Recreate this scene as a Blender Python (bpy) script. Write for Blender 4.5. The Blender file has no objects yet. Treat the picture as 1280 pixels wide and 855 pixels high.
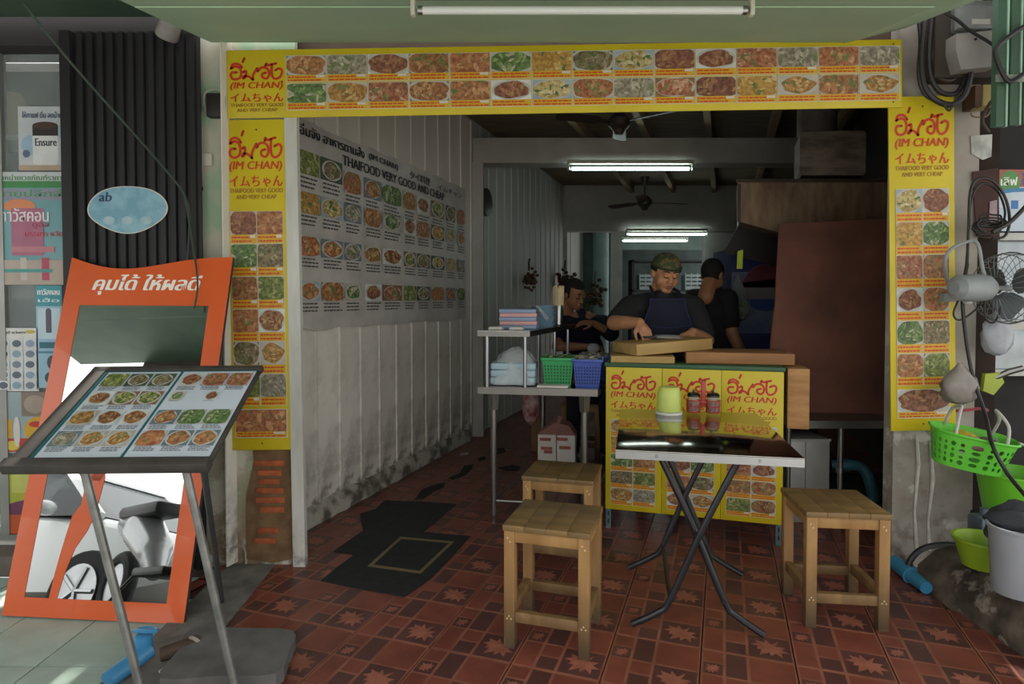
import bpy, bmesh, math, random
from mathutils import Vector, Matrix
random.seed(7)
SC = bpy.context.scene
COL = SC.collection
PI = math.pi
R = math.radians
# ------------------------------------------------------------------ camera
CAMZ, FPX, PITCH, PPY = 1.33, 773.0, R(1.5), 395.0
cd = bpy.data.cameras.new('camera'); camera = bpy.data.objects.new('camera', cd); COL.objects.link(camera)
camera.location = (0, 0, CAMZ); camera.rotation_euler = (PI/2 - PITCH, 0, 0)
cd.sensor_width = 36; cd.lens = 36*FPX/1280; cd.shift_y = -(427.5-PPY)/1280; cd.clip_start = .05
SC.camera = camera
# ------------------------------------------------------------------ sky, exposure
wd = bpy.data.worlds.new('sky'); SC.world = wd; wd.use_nodes = True
bg = wd.node_tree.nodes['Background']; bg.inputs[0].default_value = (1, .99, .97, 1); bg.inputs[1].default_value = 1.25
sd_ = bpy.data.lights.new('sun', 'SUN'); sd_.energy = 9.0; sd_.angle = R(1.5); sd_.color = (1, .95, .86); sun = bpy.data.objects.new('sun', sd_); COL.objects.link(sun)
sun.rotation_euler = (R(-16), 0, R(-8))      # high over the shop roof, so only the street behind the viewer is sunlit
SC.view_settings.view_transform = 'Standard'; SC.view_settings.look = 'None'
SC.view_settings.exposure = 0.7; SC.view_settings.gamma = 1; SC.view_settings.use_curve_mapping = False
# ------------------------------------------------------------------ pixel -> place helpers (1280 x 855 frame)
def ray(px, py):
    u = (px-640)/FPX; v = -(py-PPY)/FPX
    return Vector((u, math.cos(PITCH)+v*math.sin(PITCH), -math.sin(PITCH)+v*math.cos(PITCH)))
def W(px, py, Y):
    d = ray(px, py); t = Y/d.y
    return Vector((d.x*t, Y, CAMZ+d.z*t))
def G(px, py, z=0.0):
    d = ray(px, py); t = (z-CAMZ)/d.z
    return Vector((d.x*t, d.y*t, z))
def on_plane(px, py, p, n):
    d = ray(px, py); o = Vector((0, 0, CAMZ)); t = (p-o).dot(n)/d.dot(n)
    return o+d*t
# ------------------------------------------------------------------ materials
def lin(h):
    if isinstance(h, str):
        c = [int(h[i:i+2], 16)/255 for i in (0, 2, 4)]
        return tuple((x/12.92 if x <= .04045 else ((x+.055)/1.055)**2.4) for x in c)+(1,)
    return tuple(h)+(1,)
MATS = {}
def M(name, col, rough=.6, metal=0., col2=None, scale=6., var=.25, bump=0., detail=4., stretch=None, emit=0., rnd=0., alpha=1., trans=0., lo=.35, hi=.65, ior=None, coat=0.):
    if name in MATS: return MATS[name]
    m = bpy.data.materials.new(name); m.use_nodes = True; nt = m.node_tree; N = nt.nodes; L = nt.links
    b = N['Principled BSDF']; c1 = lin(col)
    c2 = lin(col2) if col2 else tuple(x*(1-var) for x in c1[:3])+(1,)
    tc = N.new('ShaderNodeTexCoord'); src = tc.outputs['Object']
    if stretch:
        mp = N.new('ShaderNodeMapping'); mp.inputs['Scale'].default_value = stretch; L.new(src, mp.inputs[0]); src = mp.outputs[0]
    if rnd:
        oi = N.new('ShaderNodeObjectInfo'); ad = N.new('ShaderNodeVectorMath'); ad.operation = 'MULTIPLY_ADD'
        ad.inputs[1].default_value = (37, 51, 23); L.new(oi.outputs['Random'], ad.inputs[0]); L.new(src, ad.inputs[2]); src = ad.outputs[0]
    nz = N.new('ShaderNodeTexNoise'); nz.inputs['Scale'].default_value = scale; nz.inputs['Detail'].default_value = detail; L.new(src, nz.inputs[0])
    rp = N.new('ShaderNodeValToRGB'); rp.color_ramp.elements[0].position = lo; rp.color_ramp.elements[1].position = hi
    rp.color_ramp.elements[0].color = c1; rp.color_ramp.elements[1].color = c2
    L.new(nz.outputs[0], rp.inputs[0]); out = rp.outputs[0]
    if rnd:
        hs = N.new('ShaderNodeHueSaturation'); mr = N.new('ShaderNodeMapRange'); mr.inputs[3].default_value = 1-rnd; mr.inputs[4].default_value = 1+rnd
        L.new(oi.outputs['Random'], mr.inputs[0]); L.new(mr.outputs[0], hs.inputs['Value']); L.new(out, hs.inputs['Color']); out = hs.outputs[0]
    L.new(out, b.inputs['Base Color'])
    b.inputs['Roughness'].default_value = rough; b.inputs['Metallic'].default_value = metal
    b.inputs['Alpha'].default_value = alpha; b.inputs['Transmission Weight'].default_value = trans
    b.inputs['Coat Weight'].default_value = coat
    if ior: b.inputs['IOR'].default_value = ior
    if bump:
        bp = N.new('ShaderNodeBump'); bp.inputs['Strength'].default_value = bump; bp.inputs['Distance'].default_value = .01
        L.new(nz.outputs[0], bp.inputs['Height']); L.new(bp.outputs[0], b.inputs['Normal'])
    if emit:
        b.inputs['Emission Color'].default_value = c1; b.inputs['Emission Strength'].default_value = emit
    MATS[name] = m
    return m
def add_stain(m, col, axis_lo, axis_hi, scale=5., amount=.8, stretch=(1, 1, 1), cov=(.45, .6), axis=2):
    """dirt that lies on a surface: a noise shape that fades between two heights (object coordinates)"""
    nt = m.node_tree; N = nt.nodes; L = nt.links; b = N['Principled BSDF']
    old = b.inputs['Base Color'].links[0].from_socket
    tc = N.new('ShaderNodeTexCoord'); mp = N.new('ShaderNodeMapping'); mp.inputs['Scale'].default_value = stretch; L.new(tc.outputs['Object'], mp.inputs[0])
    nz = N.new('ShaderNodeTexNoise'); nz.inputs['Scale'].default_value = scale; nz.inputs['Detail'].default_value = 8; nz.inputs['Roughness'].default_value = .65; L.new(mp.outputs[0], nz.inputs[0])
    rp = N.new('ShaderNodeMapRange'); rp.inputs[1].default_value = cov[0]; rp.inputs[2].default_value = cov[1]; L.new(nz.outputs[0], rp.inputs[0])
    sp = N.new('ShaderNodeSeparateXYZ'); L.new(tc.outputs['Object'], sp.inputs[0])
    hr = N.new('ShaderNodeMapRange'); hr.inputs[1].default_value = axis_hi; hr.inputs[2].default_value = axis_lo; hr.inputs[3].default_value = 0; hr.inputs[4].default_value = amount
    L.new(sp.outputs[axis], hr.inputs[0])
    mu = N.new('ShaderNodeMath'); mu.operation = 'MULTIPLY'; L.new(rp.outputs[0], mu.inputs[0]); L.new(hr.outputs[0], mu.inputs[1])
    mx = N.new('ShaderNodeMix'); mx.data_type = 'RGBA'; L.new(mu.outputs[0], mx.inputs[0]); L.new(old, mx.inputs[6]); mx.inputs[7].default_value = lin(col)
    L.new(mx.outputs[2], b.inputs['Base Color'])
    return m
# ------------------------------------------------------------------ mesh builder
class MB:
    def __init__(s): s.v = []; s.f = []; s.m = []; s.sm = []
    def add(s, vs, fs, mi=0, smooth=False):
        o = len(s.v); s.v += [tuple(v) for v in vs]
        for f in fs: s.f.append([i+o for i in f]); s.m.append(mi); s.sm.append(smooth)
        return s
    def box(s, x0, x1, y0, y1, z0, z1, mi=0, mat=None, bev=0.):
        vs = []; fs = []
        if bev:
            b = min(bev, abs(x1-x0)*.45, abs(y1-y0)*.45, abs(z1-z0)*.45)
            bm = bmesh.new(); bmesh.ops.create_cube(bm, size=1)
            for v in bm.verts: v.co = Vector(((x0+x1)/2+v.co.x*(x1-x0), (y0+y1)/2+v.co.y*(y1-y0), (z0+z1)/2+v.co.z*(z1-z0)))
            bmesh.ops.bevel(bm, geom=bm.edges[:], offset=b, segments=2, affect='EDGES', profile=.5)
            bm.verts.ensure_lookup_table(); vs = [v.co.copy() for v in bm.verts]; fs = [[v.index for v in f.verts] for f in bm.faces]; bm.free()
        else:
            vs = [Vector((x, y, z)) for z in (z0, z1) for y in (y0, y1) for x in (x0, x1)]
            fs = [(0, 2, 3, 1), (4, 5, 7, 6), (0, 1, 5, 4), (2, 6, 7, 3), (0, 4, 6, 2), (1, 3, 7, 5)]
        if mat: vs = [mat @ v for v in vs]
        return s.add(vs, fs, mi, bool(bev))
    def quad(s, a, b, c, d, mi=0): return s.add([a, b, c, d], [(0, 1, 2, 3)], mi)
    def poly(s, pts, mi=0): return s.add(pts, [tuple(range(len(pts)))], mi)
    def prism(s, pts, d, mi=0):
        """pts: a planar loop; d: extrusion vector"""
        n = len(pts); d = Vector(d); vs = [Vector(p) for p in pts]+[Vector(p)+d for p in pts]
        fs = [tuple(range(n))[::-1], tuple(range(n, 2*n))]+[(i, (i+1) % n, n+(i+1) % n, n+i) for i in range(n)]
        return s.add(vs, fs, mi)
    def tube(s, pts, r, n=8, mi=0, cap=True, closed=False):
        pts = [Vector(p) for p in pts]; k = len(pts); vs = []; up = None
        for i, p in enumerate(pts):
            a = pts[(i-1) % k] if (closed or i > 0) else p; b = pts[(i+1) % k] if (closed or i < k-1) else p
            t = (b-a)
            if t.length < 1e-9: t = Vector((0, 0, 1))
            t.normalize()
            if up is None: up = t.orthogonal().normalized()
            up = (up-t*up.dot(t))
            up = up.normalized() if up.length > 1e-6 else t.orthogonal().normalized()
            w = t.cross(up); rr = r[i] if isinstance(r, (list, tuple)) else r
            vs += [p+(up*math.cos(2*PI*j/n)+w*math.sin(2*PI*j/n))*rr for j in range(n)]
        fs = []
        for i in range(k if closed else k-1):
            q = (i+1) % k
            fs += [(i*n+j, i*n+(j+1) % n, q*n+(j+1) % n, q*n+j) for j in range(n)]
        if cap and not closed: fs += [tuple(range(n))[::-1], tuple((k-1)*n+j for j in range(n))]
        return s.add(vs, fs, mi, True)
    def lathe(s, prof, n=20, mi=0, c=(0, 0, 0), sx=1., sy=1., mat=None, cap=True):
        vs = [Vector((c[0]+r*sx*math.cos(2*PI*j/n), c[1]+r*sy*math.sin(2*PI*j/n), c[2]+z)) for r, z in prof for j in range(n)]
        k = len(prof); fs = [(i*n+j, i*n+(j+1) % n, (i+1)*n+(j+1) % n, (i+1)*n+j) for i in range(k-1) for j in range(n)]
        if cap: fs += [tuple(range(n))[::-1], tuple((k-1)*n+j for j in range(n))]
        if mat: vs = [mat @ v for v in vs]
        return s.add(vs, fs, mi, True)
    def ell(s, c, r, n=14, m=9, mi=0, mat=None):
        c = Vector(c); vs = [Vector((0, 0, -1))]; fs = []
        for i in range(1, m):
            a = -PI/2+PI*i/m
            vs += [Vector((math.cos(a)*math.cos(2*PI*j/n), math.cos(a)*math.sin(2*PI*j/n), math.sin(a))) for j in range(n)]
        vs.append(Vector((0, 0, 1))); e = len(vs)-1
        for j in range(n):
            fs.append((0, 1+(j+1) % n, 1+j)); fs.append((e, e-n+j, e-n+(j+1) % n))
        for i in range(m-2):
            fs += [(1+i*n+j, 1+i*n+(j+1) % n, 1+(i+1)*n+(j+1) % n, 1+(i+1)*n+j) for j in range(n)]
        vs = [Vector((v.x*r[0], v.y*r[1], v.z*r[2])) for v in vs]
        if mat: vs = [mat @ v for v in vs]
        return s.add([c+v for v in vs], fs, mi, True)
    def mesh(s, name, mats, angle=35):
        me = bpy.data.meshes.new(name); me.from_pydata(s.v, [], s.f)
        for m in (mats if isinstance(mats, (list, tuple)) else [mats]): me.materials.append(m)
        me.polygons.foreach_set('material_index', s.m); me.polygons.foreach_set('use_smooth', s.sm)
        if any(s.sm): me.set_sharp_from_angle(angle=R(angle))
        me.update(); return me
    def build(s, name, mats, parent=None, angle=35): return link(name, s.mesh(name, mats, angle), parent)
def link(name, data, parent=None):
    o = bpy.data.objects.new(name, data); COL.objects.link(o)
    if parent: o.parent = parent
    return o
def tag(o, label=None, cat=None, group=None, kind=None):
    if label: o['label'] = label
    if cat: o['category'] = cat
    if group: o['group'] = group
    if kind: o['kind'] = kind
    return o
def T(name, label, cat, loc=(0, 0, 0), rz=0., group=None):
    o = link(name, None); o.location = loc; o.rotation_euler = (0, 0, rz); o.empty_display_size = .1
    return tag(o, label, cat, group)
def S(name, mb, mats, parent=None):
    o = mb.build(name, mats, parent)
    if not parent: o['kind'] = 'structure'
    return o
def copy_tree(o, parent=None):
    c = o.copy(); COL.objects.link(c)
    if parent: c.parent = parent
    for ch in o.children: copy_tree(ch, c)
    return c
def frame(o, right, up, origin):
    """give an object the axes x=right, z=up, -y=towards the viewer"""
    x = Vector(right).normalized(); z = Vector(up); z = (z-x*z.dot(x)).normalized(); y = z.cross(x)
    o.matrix_world = Matrix(((x.x, y.x, z.x, origin[0]), (x.y, y.y, z.y, origin[1]), (x.z, y.z, z.z, origin[2]), (0, 0, 0, 1)))
    return o
def smooth_line(pts, k=5, closed=False):
    pts = [Vector(p) for p in pts]; n = len(pts); out = []
    rng = n if closed else n-1
    for i in range(rng):
        g = lambda q: pts[q % n] if closed else pts[max(0, min(n-1, q))]
        a, b, c, d = g(i-1), g(i), g(i+1), g(i+2)
        for j in range(k):
            t = j/k
            out.append(.5*((2*b)+(c-a)*t+(2*a-5*b+4*c-d)*t*t+(3*b-a-3*c+d)*t**3))
    if not closed: out.append(pts[-1])
    return out
# ------------------------------------------------------------------ flat print: lettering
_txt = {}
def glyphs(body, shear=0.):
    key = (body, shear)
    if key not in _txt:
        c = bpy.data.curves.new('print', 'FONT'); c.body = body; c.size = 1; c.shear = shear; c.resolution_u = 3
        o = bpy.data.objects.new('print', c); COL.objects.link(o)
        dg = bpy.context.evaluated_depsgraph_get(); me = o.evaluated_get(dg).to_mesh()
        vs = [v.co.copy() for v in me.vertices]; fs = [tuple(p.vertices) for p in me.polygons]
        o.evaluated_get(dg).to_mesh_clear(); bpy.data.objects.remove(o); bpy.data.curves.remove(c)
        x0 = min(v.x for v in vs); x1 = max(v.x for v in vs); y0 = min(v.y for v in vs); y1 = max(v.y for v in vs)
        _txt[key] = ([((v.x-x0)/(x1-x0), (v.y-y0)/(y1-y0)) for v in vs], fs)
    return _txt[key]
def put_text(mb, body, x, z, w, h, y=-.002, mi=0, shear=0., bold=0.):
    vs, fs = glyphs(body, shear)
    for k, dx in enumerate((0.,) if not bold else (-bold, bold)):
        mb.add([(x+u*w+dx, y-.0002*k, z+v*h) for u, v in vs], fs, mi)
def ribbon(mb, pts, w, y=-.002, mi=0, k=4):
    p = smooth_line([(a, 0, b) for a, b in pts], k); n = len(p); vs = []
    for i in range(n):
        t = (p[min(i+1, n-1)]-p[max(i-1, 0)]); t = Vector((-t.z, 0, t.x)).normalized()*w/2
        vs += [(p[i].x+t.x, y, p[i].z+t.z), (p[i].x-t.x, y, p[i].z-t.z)]
    mb.add(vs, [(2*i, 2*i+1, 2*i+3, 2*i+2) for i in range(n-1)], mi)
    for e in (p[0], p[-1]):
        mb.poly([(e.x+w/2*math.cos(2*PI*j/10), y, e.z+w/2*math.sin(2*PI*j/10)) for j in range(10)], mi)
LOGO = [[(160, 270), (118, 272), (104, 305), (120, 338), (155, 346), (195, 325), (207, 270), (190, 222), (150, 206), (108, 226)],
        [(112, 222), (118, 192), (150, 175), (190, 186), (214, 216)], [(240, 118), (224, 156)],
        [(228, 268), (252, 258), (248, 320), (224, 338), (236, 312), (280, 318), (318, 352)], [(318, 352), (322, 300), (364, 228)],
        [(368, 262), (396, 226), (440, 222), (474, 252), (476, 310), (448, 342), (412, 326), (412, 290), (446, 278)],
        [(446, 204), (452, 178), (474, 198), (512, 186), (550, 178)],
        [(508, 190), (504, 250), (508, 318), (540, 348), (588, 322), (606, 262), (580, 234), (540, 252)]]
def shop_title(mb, x, z, w, h, mi=0, mi2=1, y=-.002):
    """the red shop name: Thai strokes, latin, kana and two small lines; x,z = lower left corner"""
    sc = w/515.
    for st in LOGO: ribbon(mb, [(x+(a-95)*sc, z+h-(b-115)/590*h) for a, b in st], 23*sc, y, mi)
    f = lambda b: z+h-(b-115)/590*h
    put_text(mb, '(IM CHAN)', x+.005*w, f(470), .99*w, f(378)-f(470), y, mi, .18, .006*w)
    put_text(mb, 'イムちゃん', x, f(600), w, f(503)-f(600), y, mi, 0, .006*w)
    put_text(mb, 'THAIFOOD VERY GOOD', x, f(650), w, f(612)-f(650), y, mi2, 0, .003*w)
    put_text(mb, 'AND VERY CHEAP', x+.12*w, f(704), .76*w, f(668)-f(704), y, mi2, 0, .003*w)
# ------------------------------------------------------------------ flat print: pictures of dishes
def food_mat(i, col, col2, sc): return M('dish_%d' % i, col, .55, 0, col2, sc, detail=5, rnd=.12, lo=.4, hi=.6)
FOODS = [('a8764e', '7d5234', 'c8a070', '74804a', 'c9c2ae'), ('b0854c', '84602f', 'cbb07c', '7c8450', 'd5d0c4'), ('8a5a44', '653f30', 'a87a5c', 'b08a5a', 'cfcac0'),
         ('7f8a48', '525f30', 'a2a868', 'c4bc94', 'd9d6cc'), ('b8934a', '967034', 'd0ba84', '6a7e42', 'c8cfd0'), ('b07850', '8a5236', 'cca078', '868e54', 'e0dbd2'),
         ('98917f', '6f6b59', 'bcb6a6', '7a8a58', 'b9c2c6'), ('66804a', '435a32', '98a870', 'c4bea4', 'd6dad6'), ('9a7048', '6a482c', 'b89a70', '8a4c38', 'dad2c4'),
         ('ac7858', '844c36', 'c8a68c', '748650', 'c2c8c4'), ('85785a', '5c5038', 'aea484', '6a7c4a', 'd8d8d2'), ('bcaa76', '968048', 'd2caa8', '5c7a46', 'c4ccd0')]
BGS = ['6f7f86', 'b9b3a2', 'd0d4d2', '8b6a44', '4c5a44', '9fb2bc']
P_WHITE = M('print_white', 'd6cfc2', .5, var=.04); P_CAP = M('print_caption_yellow', 'd2a826', .5, col2='c89a22', scale=30, var=.2)
P_RED = M('print_red', 'c8321a', .5, var=.1); P_BROWN = M('print_brown', '9a6a1c', .5, var=.1); P_BLACK = M('print_black', '1c1c1e', .55, var=.1)
P_YELLOW = M('sign_yellow', 'cfbc1e', .45, col2='c6b01a', scale=3, var=.1, detail=6)
P_INK = M('print_ink_grey', '5a5a58', .55, var=.1)
PLATE = M('print_plate', 'b8b8b2', .5, var=.08)
_cells = {}
def cell_mesh(w, h, cap, var, style):
    """one printed dish picture of size w x h with its caption strip (cap = share of the height)"""
    key = (round(w, 3), round(h, 3), var, style)
    if key in _cells: return _cells[key]
    rd = random.Random(var*131+7); mb = MB(); F = FOODS[var % len(FOODS)]
    mats = [P_WHITE, M('photo_bg_%d' % (var % 6), BGS[var % 6], .5, var=.25, scale=14, rnd=.1), PLATE, food_mat(var % 12, F[0], F[1], 60), M('garnish_%d' % (var % 12), F[2], .55, col2=F[0], scale=70, rnd=.1),
            M('leafy_%d' % (var % 12), F[3], .55, var=.4, scale=70), P_CAP, P_RED, P_INK]
    b = .012*w if style == 'sign' else 0
    pz0 = h*cap
    if style == 'sign':
        mb.box(0, w, -.0012, 0, 0, h, 0); mb.quad((b, -.0016, b), (w-b, -.0016, b), (w-b, -.0016, pz0), (b, -.0016, pz0), 6)
        for r in range(2):
            z = pz0*(.68-.42*r); x = b+.03*w
            while x < w*.93:
                l = w*rd.uniform(.04, .15)
                if x+l > w*.96: break
                mb.quad((x, -.002, z-.07*pz0), (x+l, -.002, z-.07*pz0), (x+l, -.002, z+.1*pz0), (x, -.002, z+.1*pz0), 7); x += l+w*.02
        if rd.random() < .45: mb.quad((w*.74, -.0024, pz0*.62), (w*.95, -.0024, pz0*.62), (w*.95, -.0024, pz0*.95), (w*.74, -.0024, pz0*.95), 0)
    elif style == 'menu':
        for r in range(3):
            x = w*.1; z = pz0*(.78-.26*r)
            while x < w*.85:
                l = w*rd.uniform(.06, .2)
                if x+l > w*.95: break
                mb.quad((x, -.002, z-.05*pz0), (x+l, -.002, z-.05*pz0), (x+l, -.002, z+.06*pz0), (x, -.002, z+.06*pz0), 8); x += l+w*.03
    x0, x1, z0, z1 = b, w-b, pz0, h-b; cx = (x0+x1)/2; cz = (z0+z1)/2; rx = (x1-x0)/2; rz = (z1-z0)/2
    mb.quad((x0, -.0016, z0), (x1, -.0016, z0), (x1, -.0016, z1), (x0, -.0016, z1), 1)
    clampx = lambda x: min(max(x, x0), x1); clampz = lambda z: min(max(z, z0), z1)
    big = rd.choice((1.02, 1.3, 1.5, 1.6, 1.35)) if style == 'sign' else rd.choice((.9, .98, 1.3))
    mb.poly([(clampx(cx+rx*big*math.cos(a)), -.002, clampz(cz+rz*big*math.sin(a))) for a in [2*PI*j/22 for j in range(22)]], 2)
    fb = big*rd.uniform(.8, .95); ph = rd.random()*6
    mb.poly([(clampx(cx+rx*fb*(1+.09*math.sin(3*a+ph)+.06*math.sin(7*a))*math.cos(a)), -.0024, clampz(cz+rz*fb*(1+.08*math.sin(4*a+ph))*math.sin(a))) for a in [2*PI*j/26 for j in range(26)]], 3)
    for k in range(16):
        a = rd.random()*6.3; q = rd.random()**.6*fb*.8; px = cx+rx*q*math.cos(a); pz = cz+rz*q*math.sin(a); l = rx*rd.uniform(.1, .3); t = rd.random()*3.2; ww = l*rd.uniform(.25, .6)
        u = Vector((math.cos(t), 0, math.sin(t))); n = Vector((-u.z, 0, u.x)); p = Vector((px, -.0027-.00008*k, pz))
        q4 = [p+u*l, p+n*ww*.7+u*l*.3, p-u*l*.8+n*ww*.3, p-u*l*.5-n*ww*.7, p+u*l*.5-n*ww]
        mb.poly([(clampx(v.x), v.y, clampz(v.z)) for v in q4], 4 if rd.random() < .62 else 5)
    me = mb.mesh('food_photo', mats); _cells[key] = me
    return me
def cell(parent, x, z, w, h, cap, var, style, name='food_photo', y=-.003):
    o = link(name, cell_mesh(w, h, cap, var, style), parent); o.location = (x, y, z)
    return o
# ================================================================== SETTING
TH = R(18.93)
gd = Vector((math.sin(TH), math.cos(TH), 0)); gx = Vector((math.cos(TH), -math.sin(TH), 0))
A0 = G(383, 658)                       # a point where the left inner wall meets the floor
def LW(s, z, off=0.): return A0+gd*s+gx*off+Vector((0, 0, z))
def wall_s(px, py=400, off=0.):         # place along the left inner wall seen at a pixel
    p = on_plane(px, py, A0+gx*off, gx)
    return (p-A0).dot(gd), p.z
m_grout = M('tile_grout', '4a2d26', .8, var=.3, scale=20)
m_line = M('tile_print_line', '97604e', .42, col2='825040', scale=9, rnd=.08)
m_terra = M('tile_terracotta', '85473a', .36, col2='6f3a30', scale=7, rnd=.12)
m_dark = M('tile_dark', '5e3a36', .36, col2='4e302e', scale=7, rnd=.12)
m_leaf = M('tile_leaf', 'a26452', .42, col2='8c5344', scale=25, rnd=.08)
# floor of the shop -------------------------------------------------
floor = S('floor', MB().box(-1.6, 2.0, 1.0, 3.2, -.2, -.012).prism([(-1.6, 3.2, -.2), (2.5, 3.2, -.2), (6.2, 14.6, -.2), (.5, 14.6, -.2), (-.9, 5.2, -.2)], (0, 0, .188)), m_grout)
O_T = G(994.5, 831.5); TS = .328
def tile_mesh():
    mb = MB(); g = .0025
    P = lambda u, v, z=0: Vector((-TS+u*TS, v*TS, z))
    mb.box(-TS+g, -g, g, TS-g, -.012, 0, 0)
    def pc(u0, u1, v0, v1, mi): mb.quad(P(u0, v0, .0003), P(u1, v0, .0003), P(u1, v1, .0003), P(u0, v1, .0003), mi)
    leaf = [(0, -.5), (.06, -.2), (.3, -.32), (.24, -.16), (.5, -.1), (.36, .0), (.46, .2), (.26, .14), (.22, .3), (.12, .2), (.02, .52), (-.1, .2), (-.22, .34), (-.24, .12), (-.48, .2), (-.34, .0), (-.5, -.14), (-.26, -.14), (-.28, -.34), (-.06, -.2)]
    def lf(u, v, s, rot):
        c, q = math.cos(rot), math.sin(rot)
        pts = [P(u+s*(a*c-b*q), v+s*(a*q+b*c), .0006) for a, b in leaf]
        ctr = P(u, v, .0006); n = len(pts)
        mb.add([ctr]+pts, [(0, 1+i, 1+(i+1) % n) for i in range(n)], 3)
    pc(.03, .235, .775, .975, 1); pc(.03, .235, .53, .745, 2); lf(.13, .637, .19, .8); pc(.03, .235, .03, .5, 1)
    pc(.27, .485, .53, .975, 2); pc(.27, .485, .285, .5, 1); pc(.27, .485, .03, .255, 2)
    pc(.52, .975, .53, .975, 1); pc(.52, .975, .03, .5, 2); lf(.75, .265, .42, 2.6)
    return mb.mesh('tile', [m_line, m_terra, m_dark, m_leaf])
tm = tile_mesh(); spots = []
for i in range(-16, 18):
    for j in range(-4, 26):
        p = O_T+gx*(i*TS)+gd*(j*TS); c = p-gx*TS/2+gd*TS/2
        if c.y < 1.7 or c.y > 8.6: continue
        px = 640+FPX*c.x/c.y; py = 375+CAMZ*FPX/c.y
        if px < -40 or px > 1330 or py > 930: continue
        s = (c-A0).dot(gx)
        if c.y < 3.15 and (c.x < -1.36 or c.x > 2.06): continue
        if c.y >= 3.15 and (s < -.1 or (c-Vector((2.34, 3.17, 0))).dot(gx) > .1): continue
        spots.append((c.y, p))
spots.sort(key=lambda q: q[0])
for k, (d, p) in enumerate(spots[:296]):
    o = link('tile', tm, floor); o.location = p; o.rotation_euler = (0, 0, -TH)
print('tiles', len(spots))
far = MB()
for d, p in spots[296:]: far.prism([p+gx*-.003, p-gx*(TS-.003), p-gx*(TS-.003)+gd*(TS-.005), p+gx*-.003+gd*(TS-.005)], (0, 0, .0002))
far.quad((-.2, 8.75, 0), (3.9, 8.75, 0), (5.9, 14.6, 0), (1.3, 14.6, 0))
o = far.build('far_tiles', m_terra, floor); o['kind'] = 'stuff'
# pavement in front of the neighbour and concrete strip ----------------
m_ggrout = M('pavement_grout', '3d423c', .8); m_gtile = M('pavement_tile_green', 'a9bdb2', .35, col2='93a89c', scale=5, rnd=.06, detail=7)
m_conc = M('concrete', '7d7a74', .85, col2='5e5b56', scale=9, bump=.35, detail=9)
pav = S('pavement', MB().box(-5.2, -1.415, .2, 2.95, -.2, -.012), m_ggrout)
gt = MB().box(.003, .309, .003, .357, -.012, 0).mesh('paving_tile', m_gtile)
for i in range(-7, 6):
    for j in range(-3, 3):
        p = Vector((-1.415-.312*(i+6)-.0, 2.211+.362*j, 0))
        if p.x-.312 < -3.6 and j < -1: continue
        if p.y+.36 > 2.95: continue
        if i+6 < 0: continue
        o = link('paving_tile', gt, pav); o.location = (p.x-.312, p.y, 0)
strip = MB(); n = 16
prof = [(-1.415, .0), (-1.40, .014), (-1.20, .016), (-1.18, .0)]
S('concrete_strip', MB().prism([(-1.412, 1.0, -.01), (-1.17, 1.0, -.01), (-1.16, 2.4, -.01), (-1.19, 3.06, -.01), (-1.412, 3.06, -.01)], (0, 0, .018)), m_conc)
S('street', MB().box(-14, 14, -14, .2, -.35, -.1).box(-14, -5.2, .2, 3.4, -.35, -.05).box(5, 14, .2, 3.4, -.35, -.05), M('asphalt', '8f8c86', .9, col2='7d7a75', scale=30, bump=.2))
# kerb on the right ------------------------------------------------
m_kerb = M('old_kerb_cement', '75695c', .9, col2='352e27', scale=7, bump=.8, detail=10)
add_stain(m_kerb, 'a79f93', -.1, .6, 9, .8, cov=(.55, .62))
kb = MB(); ks = 14
rk = random.Random(3)
loops = []
for k in range(ks+1):
    y = 1.0+k*(2.86-1.0)/ks; q = lambda a: rk.uniform(-a, a)
    loops.append([(1.9+q(.012), y, -.02), (1.915+q(.02), y, .09+q(.01)), (1.96+q(.02), y, .17+q(.012)), (2.08+q(.02), y, .19+q(.012)), (2.19+q(.015), y, .17+q(.01)), (2.22, y, -.02)])
vs = [v for l in loops for v in l]; fs = [(k*6+i, k*6+i+1, (k+1)*6+i+1, (k+1)*6+i) for k in range(ks) for i in range(5)]+[tuple(range(6)), tuple(ks*6+i for i in range(6))[::-1]]
kb.add(vs, fs, 0, True)
S('kerb', kb, m_kerb)
S('side_pavement', MB().box(2.2, 5, .5, 4.5, -.2, .06), M('dirty_concrete', '4a453f', .9, col2='2e2b28', scale=8, bump=.4))
# front pillars -----------------------------------------------------
YF = 3.05
m_peel = M('peeling_green_plaster', 'a3bda2', .85, col2='c6c3b2', scale=4.5, bump=.5, detail=9, lo=.42, hi=.55)
add_stain(m_peel, '8a7355', -.1, 1.1, 6, 1., cov=(.46, .54)); add_stain(m_peel, '5e5044', -.1, .35, 14, .9, cov=(.42, .55))
pil = S('wall_pillar_left', MB().box(-1.54, -1.068, 3.075, 3.11, -.01, 2.75), m_peel)
m_plaster = M('bare_brown_plaster', '7d6245', .95, col2='664d36', scale=16, bump=.7, detail=8)
pp = [(-1.335, .03), (-1.33, .35), (-1.29, .52), (-1.30, .66), (-1.10, .66), (-1.095, .3), (-1.10, .03), (-1.2, .01)]
MB().prism([(x, 3.076, z) for x, z in pp], (0, -.006, 0)).build('bare_patch', m_plaster, pil)
m_brick = M('brick_orange', 'b5623c', .9, col2='99502f', scale=22, bump=.4, rnd=.12)
for (x0, x1, y) in [(318, 356, 579), (322, 352, 591), (323, 350, 602), (320, 355, 613), (320, 356, 625), (325, 356, 637), (322, 348, 663), (318, 345, 676)]:
    a = W(x0, y+3.4, 3.07); b = W(x1, y-3.4, 3.07)
    MB().box(a.x, b.x, 3.064, 3.074, a.z, b.z, bev=.003).build('brick', m_brick, pil)
m_wood_white = M('painted_white_wood', 'cfcfc9', .6, col2='b9b8b0', scale=12, stretch=(1, 1, .2), bump=.1)
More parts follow.
